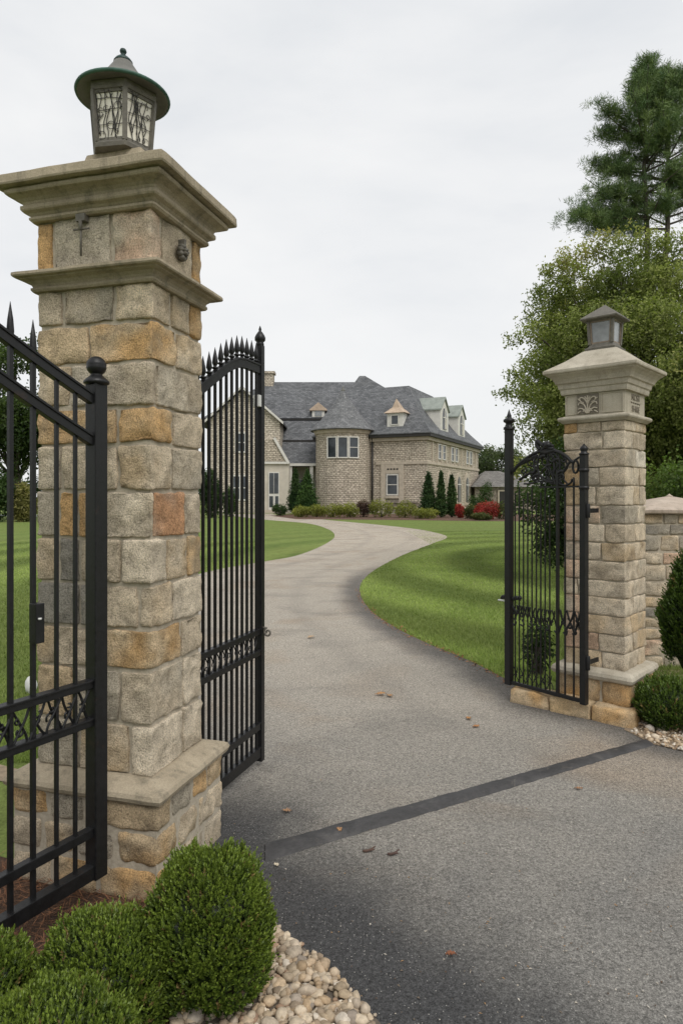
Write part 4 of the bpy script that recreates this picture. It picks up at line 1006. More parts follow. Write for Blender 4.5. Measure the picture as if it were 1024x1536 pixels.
def grit():
    rng = np.random.default_rng(19); n = 900; py = HZ+45+745*rng.random(n)**.7; y = F_PX*EYE/(py-HZ)
    x = rng.uniform(-.6,1.6,n)*(.4+.35*y); p = np.stack([x, y, .006+0*x], 1)
    k = np.array([np.interp(v, [2.02,2.48,2.75,3.0,3.4,4.5,6,8.5,11.8,14.9,18], [.12,-.2,-.45,-.5,-.8,-1.6,-2.1,-2.6,-3,-2.5,-1.2]) for v in y]); k2 = np.array([np.interp(v, [2,3.1,4.1,4.7,5.8,7.27,9.4,12.8,18.8], [6,4,2.1,1.75,1.4,.9,.35,.35,1.8]) for v in y])
    p = p[(x > k) & (x < k2)]; n = len(p)
    A = unit(rdir(rng, n)*np.array([1,1,.12])); cols = np.array([(.40,.36,.30),(.10,.07,.05),(.30,.19,.10),(.16,.13,.10),(.50,.46,.40)])[rng.integers(0,5,n)]
    V, C = leaves(p, A, np.tile([0,0,1.0],(n,1)), rng.uniform(.004,.016,n), rng.uniform(.003,.008,n), cols, .3)
    stuff(quads_obj('grit', V, C, M['litter']), 'scattered grit and leaf crumbs on the asphalt driveway', 'grit')
grit()
# fallen leaves and twigs, each one a thing
def fallen(px, py, size, col, label, kind='leaf', seed=0, grp=None):
    p = ray(px, py); rn = np.random.default_rng(seed); m = MB()
    if kind == 'leaf':
        n = 13; V = []; a0 = rn.uniform(0,6.28)
        for i in range(n):
            t = i/(n-1); wv = math.sin(math.pi*t**.8)*(.30+.12*math.sin(i*2.4+seed))*size
            zc = .010+.020*size/.1*(.4*math.sin(3*t+seed)+.5)*.6
            for s in (-1,0,1): V.append(((t-.5)*size, s*wv, zc+(.16*wv*abs(s))+.004*math.sin(i*1.9+s)))
        V = np.array(V); c, s_ = math.cos(a0), math.sin(a0); V[:,:2] = V[:,:2]@np.array([[c,s_],[-s_,c]])
        m.add(V, [(i*3+j, i*3+3+j, i*3+4+j, i*3+1+j) for i in range(n-1) for j in range(2)], np.array(col), True)
        tube(m, [V[1], V[1]+(V[1]-V[4])*2.0], .0016, 5, np.array(col)*.6)
    else:
        a0 = rn.uniform(-.3,.2); pts = [(math.cos(a0)*t*size, math.sin(a0)*t*size, .010+.004*math.sin(t*5)) for t in np.linspace(-.5,.5,7)]
        tube(m, pts, [.004,.006,.0065,.005,.006,.004,.002], 6, col); tube(m, [pts[3], (pts[3][0]+.03, pts[3][1]+.03, .012)], .003, 5, col)
    o = m.build('fallen_leaf' if kind == 'leaf' else 'twig', M['litter']); o.location = (p[0], p[1], .004); tag(o, label, 'leaf' if kind == 'leaf' else 'twig', grp)
LG = 'dry leaves fallen on the driveway'
OC = (.40,.21,.085)
fallen(570,1044,.085,OC,'orange brown dry leaf, left one of a touching pair in the middle of the driveway',seed=1,grp=LG)
fallen(584,1046,.07,(.36,.20,.09),'orange brown dry leaf, right one of a touching pair in the middle of the driveway',seed=8,grp=LG)
fallen(702,1080,.06,OC,'orange leaf farther back of the two lying left of the right gate',seed=2,grp=LG)
fallen(714,1092,.055,(.42,.20,.08),'orange leaf nearer of the two lying left of the right gate',seed=3,grp=LG)
fallen(431,1220,.05,(.34,.20,.11),'curled tan leaf on the dark asphalt beside the open gate leaf',seed=4,grp=LG)
o = fallen(509,1249,.042,(.42,.24,.12),'curled orange leaf lying on the black rubber strip',seed=5,grp=LG)
fallen(675,1437,.035,(.26,.11,.06),'small dark red leaf on the near asphalt',seed=6,grp=LG)
fallen(466,958,.10,(.42,.30,.19),'pale tan leaf far up the driveway beyond the open gate',seed=7,grp=LG)
fallen(415,1302,.028,(.55,.48,.36),'tiny pale leaf by the near end of the rubber strip',seed=9,grp=LG)
fallen(868,1186,.04,(.34,.18,.09),'faint orange leaf on the asphalt near the right end of the rubber strip',seed=10,grp=LG)
fallen(553,1280,.055,(.11,.07,.055),'dark twig just below the rubber strip, left of two','twig',1)
fallen(589,1285,.05,(.10,.065,.055),'dark twig just below the rubber strip, right of two','twig',2)
m = MB(); v = ICO_V*(1+.15*vnoise(ICO_V*1.5, 3)[:,None])*np.array([.05,.045,.085]); m.add(v, ICO_F, smooth=True); o = m.build('rock', M['whitestone']); o.location = (-2.53,5.44,.06)
tag(o, 'white rounded rock on the lawn behind the bar gate', 'rock')

# ------------------------------------------------------------------ mansion (coordinates relative to HO)
HO = np.array([0.0, 66.0, 0.0])
H = thing('mansion', 'large tan brick mansion with grey roofs and a round turret, at the driveway end', 'house', tuple(HO))
K = np.array([7.8, 61.0, 0]); EX = np.array([.905,-.425,0]); EY = np.array([.425,.905,0]); EZ = np.array([0,0,1.0])
def wl(x, y, z): return K+EX*x+EY*y+EZ*z-HO       # wing frame -> house local
def wd_(x, y, z): return np.array([x, y, z])-HO    # world -> house local
def hex8(mb, f, x0, x1, y0, y1, z0, z1):
    v = [f(x0,y0,z0),f(x1,y0,z0),f(x1,y1,z0),f(x0,y1,z0),f(x0,y0,z1),f(x1,y0,z1),f(x1,y1,z1),f(x0,y1,z1)]
    return mb.add(v, [(0,3,2,1),(4,5,6,7),(0,1,5,4),(1,2,6,5),(2,3,7,6),(3,0,4,7)])
EAV = 7.35
m = MB(); hex8(m, wl, -11, 0, 0, 19.6, -.1, EAV); wall = m.build('wall', M['brick'], H, uv=True)
def frustum(name, f, rings, mat_, sub=False):
    m = MB(); V = []
    for (x0,x1,y0,y1,z) in rings: V += [f(x0,y0,z), f(x1,y0,z), f(x1,y1,z), f(x0,y1,z)]
    n = len(rings); F = [(i*4+j, i*4+(j+1)%4, i*4+4+(j+1)%4, i*4+4+j) for i in range(n-1) for j in range(4)]+[(3,2,1,0), tuple((n-1)*4+j for j in range(4))]
    m.add(V, F); return m.build(name, mat_, H, uv=True)
wroof = frustum('roof', wl, [(-11.6,.55,-.55,20.1,EAV+.05),(-11.6,.55,-.55,20.1,EAV+.14),(-10.6,-.55,.7,18.4,8.72),(-9.5,-1.85,2.4,16.0,10.4),(-8.3,-3.5,5,13,12.75)], M['roof'])
m = MB(); hex8(m, wl, -11.5, .5, -.5, 20.0, EAV-.22, EAV+.045); m.build('fascia', M['dark'], H)
m = MB(); hex8(m, wl, -11.2, .2, -.2, 19.8, EAV-.55, EAV-.225); m.build('cornice', M['trimstone'], H)
m = MB(); hex8(m, wl, -5.0, .09, -.09, 19.7, 4.62, 4.86); m.build('string_course', M['trimstone'], H)
m = MB(); hex8(m, wl, -5.0, .12, -.12, 19.75, -.1, .55); m.build('foundation', M['trimstone'], H)
# front window with stone surround
def window(f, x0, x1, z0, z1, y, panes=(1,2), fw=.12, framem='white', name='window', sgn=-1):
    """window in a wall plane: f(x, y, z); frame proud of y by sgn"""
    m = MB(); o1 = .10*sgn
    for (a, b_, c, d) in ((x0,x1,z0,z0+fw),(x0,x1,z1-fw,z1),(x0,x0+fw,z0+fw,z1-fw),(x1-fw,x1,z0+fw,z1-fw)): hex8(m, f, a, b_, min(y,y+o1), max(y,y+o1), c, d)
    for i in range(1, panes[0]):
        xc = x0+(x1-x0)*i/panes[0]; hex8(m, f, xc-fw*.4, xc+fw*.4, min(y,y+o1*.9), max(y,y+o1*.9), z0+fw, z1-fw)
    for i in range(1, panes[1]):
        zc = z0+(z1-z0)*i/panes[1]; hex8(m, f, x0+fw, x1-fw, min(y,y+o1*.8), max(y,y+o1*.8), zc-fw*.3, zc+fw*.3)
    wn = m.build(name, M[framem], H)
    m = MB(); hex8(m, f, x0+fw*.5, x1-fw*.5, min(y-.02*sgn,y+.03*sgn), max(y-.02*sgn,y+.03*sgn), z0+fw*.5, z1-fw*.5); m.build('pane', M['glass'], wn); return wn
window(wl, -3.95, -2.75, 1.72, 3.72, 0)
m = MB()
for x in (-4.25,-2.45): hex8(m, wl, x-.22, x+.22, -.13, .0, .55, 4.60)
hex8(m, wl, -4.02, -2.68, -.10, 0, 3.76, 4.60); hex8(m, wl, -4.02, -2.68, -.2, 0, 1.45, 1.68); m.build('window_surround', M['trimstone'], H)
m = MB()
for i in range(4): hex8(m, wl, -3.85+.3*i, -3.65+.3*i, -.115, -.08, 4.1, 4.25)
m.build('vent', M['dark'], H)
m = MB(); hex8(m, wl, -3.4, -.9, -1.0, -.13, -.1, 1.0); hex8(m, wl, -3.5, -.8, -1.1, -.1, 1.0, 1.15); m.build('window_well', M['garagebrick'], H, uv=True)
# side face: f maps x -> along the side
def sd(x, y, z): return wl(-y, x, z)
for i in range(12):
    x = 1.6+1.5*i; m = MB(); hex8(m, sd, x-.13, x+.13, -.09, 0, 4.88, EAV-.57); m.build('pilaster', M['trimstone'], H)
for x in (3.85, 5.35, 8.35, 9.85, 14.35, 15.85): window(sd, x-.5, x+.5, 5.2, 6.7, 0, (1,2), .09)
for x in (4.0, 7.4, 10.8, 14.2):
    def arch(r0, n=10): return [(x-r0, .6 if r0 > .8 else 1.0)]+[(x-r0*math.cos(t), 2.9+r0*1.35*math.sin(t)) for t in np.linspace(0, math.pi, n)]+[(x+r0, .6 if r0 > .8 else 1.0)]
    m = MB(); prism(m, [sd(a,0,b_) for a, b_ in arch(.95)], EX*.10); ws = m.build('arched_window', M['trimstone'], H)
    m = MB(); prism(m, [sd(a,-.10,b_) for a, b_ in arch(.62)], EX*.03); m.build('pane', M['glass'], ws)
    m = MB(); hex8(m, sd, x-.05, x+.05, -.16, -.131, 1.0, 3.7); hex8(m, sd, x-.62, x+.62, -.155, -.131, 2.85, 2.95); m.build('muntin', M['white'], ws)
    m = MB(); hex8(m, sd, x-.9, x+.9, -.35, -.101, .62, .85); m.build('sill', M['trimstone'], ws)
# dormers on the side roof
for yc in (5.6, 12.1):
    x1 = .0
    m = MB(); hw = 1.35
    poly = [(yc-hw,8.0),(yc+hw,8.0),(yc+hw,10.15),(yc,11.3),(yc-hw,10.15)]
    prism(m, [wl(x1,a,b_) for a,b_ in poly], -EX*3.6); dm = m.build('dormer', M['white'], H)
    m = MB()
    for s in (-1,1): 
        a = [(yc+s*(hw+.16), 10.03),(yc, 11.36),(yc, 11.50),(yc+s*(hw+.16), 10.17)]
        prism(m, [wl(x1+.15,p,q) for p,q in a], -EX*4.0)
    m.build('roof', M['greycop'], dm)
    m = MB(); ar = [(yc-.62,8.25)]+[(yc-.62*math.cos(t), 9.5+.85*math.sin(t)) for t in np.linspace(0,math.pi,10)]+[(yc+.62,8.25)]
    prism(m, [wl(x1,p,q) for p,q in ar], EX*.05); m.build('pane', M['glass'], dm)
    m = MB(); hex8(m, lambda a,b_,c: wl(x1+.02+b_, a, c), yc-.06, yc+.06, .0, .10, 8.25, 10.3); hex8(m, lambda a,b_,c: wl(x1+.02+b_, a, c), yc-.62, yc+.62, .0, .09, 9.35, 9.45); m.build('muntin', M['white'], dm)
    m = MB(); hex8(m, lambda a,b_,c: wl(x1+.01+b_, a, c), yc+.05, yc+.60, .045, .08, 8.3, 9.3); m.build('curtain', M['cream'], dm)
# copper-roofed front dormer
m = MB(); hex8(m, wl, -3.95, -2.35, .15, 2.2, 8.1, 9.5); dm = m.build('dormer', M['white'], H)
m = MB(); ax_ = wl(-3.15,.5,10.85)
v = [wl(-4.2,-.1,9.45), wl(-2.1,-.1,9.45), wl(-2.1,2.4,9.45), wl(-4.2,2.4,9.45)]; v2 = [wl(-3.5,.35,10.0), wl(-2.8,.35,10.0), wl(-2.8,1.6,10.0), wl(-3.5,1.6,10.0)]
m.add(v+v2+[ax_], [(3,2,1,0),(0,1,5,4),(1,2,6,5),(2,3,7,6),(3,0,4,7),(4,5,8),(5,6,8),(6,7,8),(7,4,8)]); m.build('roof', M['copper'], dm)
m = MB(); hex8(m, wl, -3.48, -2.85, .11, .16, 8.4, 9.2); m.build('pane', M['glass'], dm)
m = MB(); hex8(m, wl, -3.56, -3.48, .08, .16, 8.32, 9.28); hex8(m, wl, -2.85, -2.77, .08, .16, 8.32, 9.28); hex8(m, wl, -3.48,-2.85,.08,.16,8.32,8.4); hex8(m, wl, -3.48,-2.85,.08,.16,9.2,9.28); m.build('frame', M['white'], dm)
# turret
TC = np.array([.15, 63.9, 0])-HO; tr = 2.62; n16 = 16; tph = math.atan2(-63.9, -.15-.6)+math.pi/16
m = MB(); lathe(m, [(tr,-.1),(tr,7.75)], n16, TC[:2], tph, smooth=False); tu = m.build('turret', M['brick'], H, uv=True)
m = MB(); lathe(m, [(tr,7.45),(tr+.12,7.5),(tr+.2,7.72),(tr+.3,7.86),(tr+.1,7.87)], n16, TC[:2], tph, smooth=False); m.build('cornice', M['trimstone'], tu)
m = MB(); lathe(m, [(tr+.45,7.80),(tr+.55,7.86),(tr+.5,7.95),(tr-.35,8.75),(1.55,9.7),(.75,10.75),(.28,11.55),(.06,12.0)], n16, TC[:2], tph, smooth=False); m.build('roof', M['rooflight'], tu, uv=True)
m = MB(); lathe(m, [(.2,11.7),(.22,11.75),(.1,11.95),(.06,12.02),(.07,12.08),(.01,12.2)], 10, TC[:2]); m.build('finial', M['roofgrey'], tu)
a_c = math.atan2(-63.9, -.15-.6)
for k in (-1,0,1):
    a = a_c+k*2*math.pi/n16; e = np.array([math.cos(a), math.sin(a), 0]); t = np.array([-e[1], e[0], 0]); ap = tr*math.cos(math.pi/n16); hw = tr*math.sin(math.pi/n16)
    f = lambda x, y, z, e=e, t=t, ap=ap: TC+e*(ap-y)+t*x+EZ*z
    window(f, -hw+.01, hw-.01, 5.15, 7.15, 0, (1,1) if k < 1 else (1,2), .10)
m = MB(); tube(m, [wl(-5.35,-.12,-.1), wl(-5.35,-.12,EAV-.2)], .09, 8); m.build('downpipe', M['dark'], H)
# main block behind
def bx(mb, x0, x1, y0, y1, z0, z1): return hex8(mb, wd_, x0, x1, y0, y1, z0, z1)
m = MB(); bx(m, -14, 3, 69.5, 84, -.1, 9.7); m.build('wall', M['brick'], H, uv=True)
def roofpoly(name, pts, th_, mat_):
    P = [wd_(*p) for p in pts]; m = MB(); prism(m, P, (0,0,-th_)); return m.build(name, mat_, H, uv=True)
m = MB()
def gable_roof(name, x0, x1, y0, y1, ze, yr, zr, hip0, hip1):
    m = MB(); v = [wd_(x0,y0,ze), wd_(x1,y0,ze), wd_(x1,y1,ze), wd_(x0,y1,ze), wd_(x0+hip0,yr,zr), wd_(x1-hip1,yr,zr)]
    m.add(v, [(0,1,5,4),(1,2,5),(2,3,4,5),(3,0,4),(3,2,1,0)]); return m.build(name, M['roof'], H, uv=True)
gable_roof('roof', -14.5, 4, 69.25, 85, 9.75, 74.2, 14.35, 6.2, 2.5)
m = MB(); bx(m, -14.4, 3, 69.3, 69.6, 9.55, 9.745); m.build('fascia', M['dark'], H)
frustum('roof', wd_, [(-1.2,9.2,66.6,78,9.6),(1.9,2.5,70.9,71.6,14.45)], M['roof'])
# stepped lower roofs between gable wing and turret
m = MB(); prism(m, [wd_(-7.2,66.9,7.3), wd_(-7.2,69.5,9.62), wd_(-7.2,69.5,7.0)], (8,0,0)); m.build('roof', M['roof'], H, uv=True)
m = MB(); bx(m, -7.1, .7, 66.84, 67.2, 7.06, 7.28); m.build('fascia', M['dark'], H)
m = MB(); prism(m, [wd_(-6.0,64.6,4.85), wd_(-6.0,66.9,7.12), wd_(-6.0,66.9,4.6)], (7,0,0)); m.build('roof', M['roof'], H, uv=True)
m = MB(); bx(m, -5.9, .9, 64.55, 64.8, 4.58, 4.83); m.build('fascia', M['white'], H)
m = MB(); bx(m, -7.2, .8, 67.3, 69.4, -.1, 7.0); m.build('wall', M['cream'], H)
m = MB(); bx(m, -7.0, .7, 66.9, 67.29, 4.3, 6.0); m.build('wall', M['cream'], H)
for x in (-4.95,-2.9): m = MB(); bx(m, x-.16, x+.16, 64.7, 65.0, -.1, 4.57); m.build('column', M['white'], H)
for x in (-4.2, -2.2): window(wd_, x-.55, x+.55, 1.1, 3.4, 67.3, (1,2), .12)
# portico and gable wing left
m = MB(); bx(m, -7.4, -5.0, 63.6, 67.25, -.1, 4.85); m.build('portico_wall', M['cream'], H)
m = MB(); bx(m, -6.95, -5.9, 63.5, 63.59, .35, 3.95); dr = m.build('entrance_door', M['white'], H)
m = MB(); bx(m, -6.85, -6.45, 63.47, 63.499, 1.9, 3.85); bx(m, -6.4, -6.0, 63.47, 63.499, 1.9, 3.85); bx(m, -6.85,-6.5,63.47,63.499,.6,1.65); bx(m,-6.3,-6.0,63.47,63.499,.6,1.65); m.build('pane', M['glass'], dr)
m = MB(); bx(m, -7.6, -4.9, 62.6, 63.5, -.05, .17); bx(m, -7.4, -5.1, 62.9, 63.49, .17, .34); m.build('step', M['trimstone'], H)
GX0, GX1, GA = -13.4, -5.55, -9.5
m = MB(); prism(m, [wd_(-12.6,64,-.1), wd_(-7.41,64,-.1), wd_(-7.41,64,4.9), wd_(-5.9,64,4.9), wd_(-5.9,64,8.9), wd_(GA,64,11.9), wd_(-12.6,64,9.0)], (0,9,0)); m.build('gable_wall', M['brickpale'], H, uv=True)
for s in (0,1):
    xe, ze = ((GX0,8.35),(GX1,8.55))[s]
    m = MB(); prism(m, [wd_(xe,63.6,ze), wd_(GA,63.6,12.0), wd_(GA,63.6,12.22), wd_(xe,63.6,ze+.22)], (0,9.6,0)); m.build('roof', M['roof'], H, uv=True)
    m = MB(); prism(m, [wd_(xe,63.5,ze-.05), wd_(GA,63.5,11.95), wd_(GA,63.5,12.2), wd_(xe,63.5,ze+.2)], (0,.09,0)); m.build('rake_board', M['white'], H)
# flared lower skirt with white rake at the portico
m = MB(); prism(m, [wd_(-7.4,63.5,4.95), wd_(-5.2,63.5,4.95), wd_(-6.35,63.5,7.1), wd_(-7.4,63.5,7.1)], (0,.45,0)); m.build('wall', M['brick'], H, uv=True)
m = MB(); slab(m, wd_(-5.0,63.45,4.75), wd_(-6.4,63.45,7.2), np.array([.11,0,.06]), (0,.08,0)); m.build('rake_board', M['white'], H)
m = MB(); bx(m, -7.45, -4.95, 63.4, 63.58, 4.72, 4.93); m.build('cornice', M['white'], H)
window(wd_, -10.2, -9.1, 5.8, 7.8, 64, (1,2), .16); window(wd_, -10.5, -8.9, 1.2, 3.7, 64, (2,2), .16)
m = MB(); bx(m, -8.6, -7.5, 73.6, 74.8, 13.2, 15.2); bx(m, -8.75, -7.35, 73.45, 74.95, 15.2, 15.45); ch = m.build('chimney', M['brick'], H, uv=True)
# small white dormer
m = MB(); bx(m, -3.05, -1.75, 69.3, 71.5, 9.9, 10.75); dm = m.build('dormer', M['white'], H)
m = MB(); prism(m, [wd_(-3.3,69.15,10.65), wd_(-2.4,69.15,11.4), wd_(-1.5,69.15,10.65), wd_(-1.5,69.15,10.55), wd_(-3.3,69.15,10.55)], (0,2.6,0)); m.build('roof', M['copper'], dm)
m = MB(); bx(m, -2.75,-2.05,69.25,69.29,10.0,10.6); m.build('pane', M['lglass2'], dm)

# outbuilding to the right
OB = thing('outbuilding', 'low brick outbuilding with a hipped grey roof behind the right end of the mansion', 'outbuilding', (18.3,77,0))
m = MB(); box(m, -3.3, 4.2, -2, 5, -.1, 2.75); m.build('wall', M['garagebrick'], OB, uv=True)
m = MB(); m.add([(-3.8,-2.5,2.7),(4.7,-2.5,2.7),(4.7,5.5,2.7),(-3.8,5.5,2.7),(-1.5,1.2,4.6),(.2,1.2,4.6)], [(0,1,5,4),(1,2,5),(2,3,4,5),(3,0,4),(3,2,1,0)]); m.build('roof', M['garageroof'], OB, uv=True)
m = MB(); box(m, -.6, .5, -2.1, -2.0, 0, 2.2); dr = m.build('door', M['dark'], OB)
m = MB(); box(m, -.75, -.6, -2.14, -2.0, 0, 2.35); box(m, .5, .65, -2.14, -2.0, 0, 2.35); box(m, -.6,.5,-2.14,-2.0,2.2,2.35); m.build('frame', M['trimstone'], dr)

# ------------------------------------------------------------------ planting at the house
flat('planting_bed', [(-3.2,47.2),(0,46.5),(5,45.2),(9,43.5),(14,43.2),(22,43.5),(24,60),(9,60.5),(0,61),(-4.5,60),(-6,56)], .007, M['mulch'])
def shrub(label, px, Y, wpx, hpx, seed, pal, grp=None, n=900, name='shrub', ln=.17, cat='shrub', dy=1.0):
    X = (px-512)/F_PX*Y; rx = wpx*Y/F_PX/2; h = hpx*Y/F_PX
    root = thing(name, label, cat, (X, Y, 0), 0, grp); rn = np.random.default_rng(seed)
    lobes = [(0,0,h*.45,rx*.75,rx*.7*dy,h*.5)]
    for i in range(6):
        a = rn.uniform(0,6.28); lobes.append((rx*.55*math.cos(a), rx*.5*math.sin(a)*dy, h*rn.uniform(.35,.66), rx*.42, rx*.42, h*.3))
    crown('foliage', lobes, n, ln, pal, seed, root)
    m = MB(); tube(m, [(0,0,-.02),(0,0,h*.5)], [.06,.03], 6); m.build('stem', M['bark'], root); return root
YG = ((.15,.165,.035),(.32,.32,.07)); DG = ((.025,.055,.015),(.065,.11,.03)); RD = ((.30,.035,.03),(.42,.06,.05)); OL = ((.06,.075,.022),(.13,.13,.045))
BG = 'shrubs bedded along the mansion'
for i, (px, Y, wp, hp, pal, lab) in enumerate([
 (451,52,30,15,YG,'yellow green shrub at the left end of the house bed beside the drive'),
 (475,52.5,28,17,YG,'yellow green shrub under the left half of the turret'),
 (500,51.5,30,19,YG,'yellow green shrub under the middle of the turret'),
 (525,51.5,28,20,YG,'yellow green shrub under the right half of the turret'),
 (545,52,20,24,((.07,.035,.035),(.13,.08,.06)),'purple brown shrub between the yellow green ones right of the turret'),
 (572,51.5,34,25,YG,'tall yellow green shrub below the downpipe'),
 (607,51,32,25,YG,'tall yellow green shrub under the ground floor window'),
 (641,48.5,36,13,YG,'low wide yellow green shrub in front of the widest conical evergreen'),
 (420,56,20,16,DG,'dark green low shrub beside the entrance'),
 (690,50,12,18,RD,'small red flowering shrub between conical evergreens and arched window'),
 (705,48,18,19,OL,'olive shrub left of the big red azalea'),
 (733,47,34,26,RD,'largest red azalea bush in the house bed'),
 (717,46.5,14,16,RD,'low red azalea left of the largest one'),
 (754,47,26,24,OL,'olive brown shrub right of the largest red azalea'),
 (722,45.3,26,9,OL,'low olive shrub at the bed edge below the azaleas'),
 (715,58,24,30,DG,'dark green shrub against the end of the brick wing')]):
    shrub(lab, px, Y, wp*1.3, hp+4, 100+i, pal, None, 1500, ln=.14)
shrub('loose dark plant showing through the lower bars of the right gate leaf', 806, 5.95, 52, 95, 171, ((.018,.04,.012),(.06,.10,.028)), None, 620, 'garden_plant', .045, 'plant')
def cone_tree(label, px, Y, wpx, ytop, seed, pal=((.02,.05,.016),(.06,.105,.03)), n=6000):
    X = (px-512)/F_PX*Y; r = wpx*Y/F_PX/2; h = EYE+(HZ-ytop)*Y/F_PX
    root = thing('conical_evergreen', label, 'evergreen', (X, Y, 0)); rn = np.random.default_rng(seed); lobes = []
    for i in range(26):
        t = (i+.5)/26; a = i*2.4; rr = r*(1-t)**.75*min(1, .72+1.5*t)
        lobes.append((rr*.35*math.cos(a), rr*.35*math.sin(a), h*(.06+.9*t), rr*.95+.08, rr*.95+.08, h*.07))
    crown('foliage', lobes, n, .17, pal, seed, root, M['needle'], wd=.5, droop=-.5, fill=.8); m = MB(); tube(m, [(0,0,-.02),(0,0,h*.8)], [.08,.02], 6); m.build('trunk', M['bark'], root)
cone_tree('widest conical evergreen, at the front corner of the brick wing', 642, 51.5, 27, 707, 1)
cone_tree('narrow conical evergreen, middle one of the three along the brick wing', 661, 51, 14, 706, 2)
cone_tree('narrow dark conical evergreen, right one of the three along the brick wing', 677, 52, 15, 711, 3)
cone_tree('dark upright evergreen beside the portico column', 443, 60.5, 24, 702, 4, n=6500)
cone_tree('bright green upright evergreen against the turret', 461, 59.5, 33, 704, 5, ((.025,.062,.014),(.085,.155,.035)), 8000)
shrub('round green bush in front of the outbuilding', 729, 66, 26, 52, 140, DG, None, 1600, 'bush', .16, 'bush')

# ------------------------------------------------------------------ trees
def limbset(base, lobes, r0, seed, k=12):
    rn = random.Random(seed); L = sorted(lobes, key=lambda q: -q[3])[:k]; top = max(l[2] for l in lobes)
    P = [([base, (base[0]+.1,base[1],base[2]+top*.3), (base[0]-.05,base[1]+.1,top*.62), (base[0]+.1,base[1],top*.92)], r0, r0*.15)]
    for l in rn.sample(lobes, min(k, len(lobes))):
        s = rn.uniform(.18,.55); st = (base[0]+.05, base[1], top*s); md = ((st[0]+l[0])/2, (st[1]+l[1])/2, (st[2]*.45+l[2]*.55)+.1)
        P.append(([st, md, (l[0],l[1],l[2])], r0*.38, r0*.05))
    return P
def broadleaf(label, loc, R3, cz, nl, n, ln, pal, seed, extra=(), lr=(.22,.4), name='broadleaf_tree', group=None, r0=.22, fill=.5):
    root = thing(name, label, 'tree', loc, 0, group); rn = np.random.default_rng(seed); lobes = list(extra)
    for i in range(nl):
        d = rn.normal(size=3); d /= np.linalg.norm(d); q = rn.uniform(.45,.95)
        s = rn.uniform(*lr)*min(R3)
        lobes.append((d[0]*R3[0]*q, d[1]*R3[1]*q, cz+d[2]*R3[2]*q, s*1.15, s*1.1, s*.85))
    limbs('trunk', limbset((0,0,-.05), [tuple(map(float,l)) for l in lobes], r0, seed, 22), root)
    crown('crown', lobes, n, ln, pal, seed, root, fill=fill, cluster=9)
    return root
ex = []
def pl_(px, py, Y, r, base): return ((px-512)/F_PX*Y-base[0], Y-base[1], EYE+(HZ-py)*Y/F_PX, r*1.2, r, r*.8)
TB = (6.6, 14.6, 0)
for (px, py, Y, r) in [(772,508,13.6,.20),(800,500,13.7,.28),(752,588,13.4,.16),(780,588,13.6,.30),(815,545,13.8,.42),(800,640,13.6,.45),(795,700,13.6,.34),(838,405,14,.36),(862,388,14.2,.38),(830,440,14,.4),(822,480,14,.26),(870,425,14,.5),(770,560,13.6,.16),(835,600,13.7,.55),(840,690,13.8,.5),(905,374,14.4,.5),(960,366,14.5,.5),(1010,376,14.6,.55),(930,420,14.2,.6),(990,430,14,.6),(900,480,14,.6),(960,480,14,.7),(1010,500,14,.7),(880,540,14,.6),(940,415,14.6,.6),(985,405,14.8,.6),(1020,430,14.6,.7),(870,640,13.8,.6),(1000,600,14,.8),(1020,680,14,.8)]: ex.append(pl_(px, py, Y, r, TB))
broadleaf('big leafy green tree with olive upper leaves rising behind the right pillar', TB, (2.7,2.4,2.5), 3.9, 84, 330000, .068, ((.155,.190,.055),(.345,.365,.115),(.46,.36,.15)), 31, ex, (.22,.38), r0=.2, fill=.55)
# pine above it
def pine(label, loc, h, seed, spec, trunks, n_tuft, grp=None):
    root = thing('pine_tree', label, 'tree', loc, 0, grp); rng = np.random.default_rng(seed)
    paths = []; tips = []
    for (bx_, by_, lean, hh) in trunks: paths.append(([(bx_,by_,-.1),(bx_+lean*.4,by_,hh*.4),(bx_+lean*.8,by_,hh*.75),(bx_+lean,by_,hh)], .18, .04))
    for (z, L, ang, up, m_) in spec:
        a = ang; t = trunks[int(abs(ang*7)) % len(trunks)]; x0 = t[0]+t[2]*min(1,z/t[3]); y0 = t[1]
        p0 = np.array([x0,y0,z]); dr_ = np.array([math.cos(a), math.sin(a), 0])
        pts = [p0, p0+dr_*L*.4+np.array([0,0,up*.25*L]), p0+dr_*L*.75+np.array([0,0,up*.6*L]), p0+dr_*L+np.array([0,0,up*L])]
        paths.append((pts, .026+.008*L, .008)); S = spline(pts, 8)
        for i in range(m_):
            q = rng.uniform(.28,1.0); c = S[int(q*(len(S)-1))]+rng.normal(size=3)*np.array([.24,.24,.15])*(.4+.24*L); tips.append(c)
    limbs('trunk', paths, root); tips = np.array(tips); nt_ = len(tips)
    k = n_tuft; ii = np.repeat(np.arange(nt_), k)
    tuft_dir = unit(rdir(rng, nt_)*.8+np.array([0,0,.75]))
    d = unit(tuft_dir[ii]*.75+rdir(rng, nt_*k)); P = tips[ii]+d*.03+rng.normal(size=(nt_*k,3))*.06
    tt_ = rng.random(nt_)[ii][:,None]; c = np.array([.075,.125,.055])*(1-tt_)+np.array([.18,.235,.085])*tt_
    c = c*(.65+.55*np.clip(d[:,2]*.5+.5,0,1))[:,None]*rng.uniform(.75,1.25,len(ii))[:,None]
    V, C = leaves(P, d, unit(np.cross(d, rdir(rng, len(d)))), .21*rng.uniform(.6,1.2,len(d)), .018, c, 0)
    quads_obj('needles', V, C, M['needle'], root)
PB = (11.5, 25.0, 0)
rn = random.Random(5); spec = []
for z in np.arange(9.6, 17.3, .28):
    for j in range(3):
        t = (z-9.6)/7.7; L = (1.0+1.15*math.sin(math.pi*min(1,t*.95+.1)))*rn.uniform(.55,1.1)*(1 if t < .85 else .6)
        spec.append((float(z), L, rn.uniform(0,6.28), rn.uniform(.1,.55)+.5*t, int(9+8*t)))
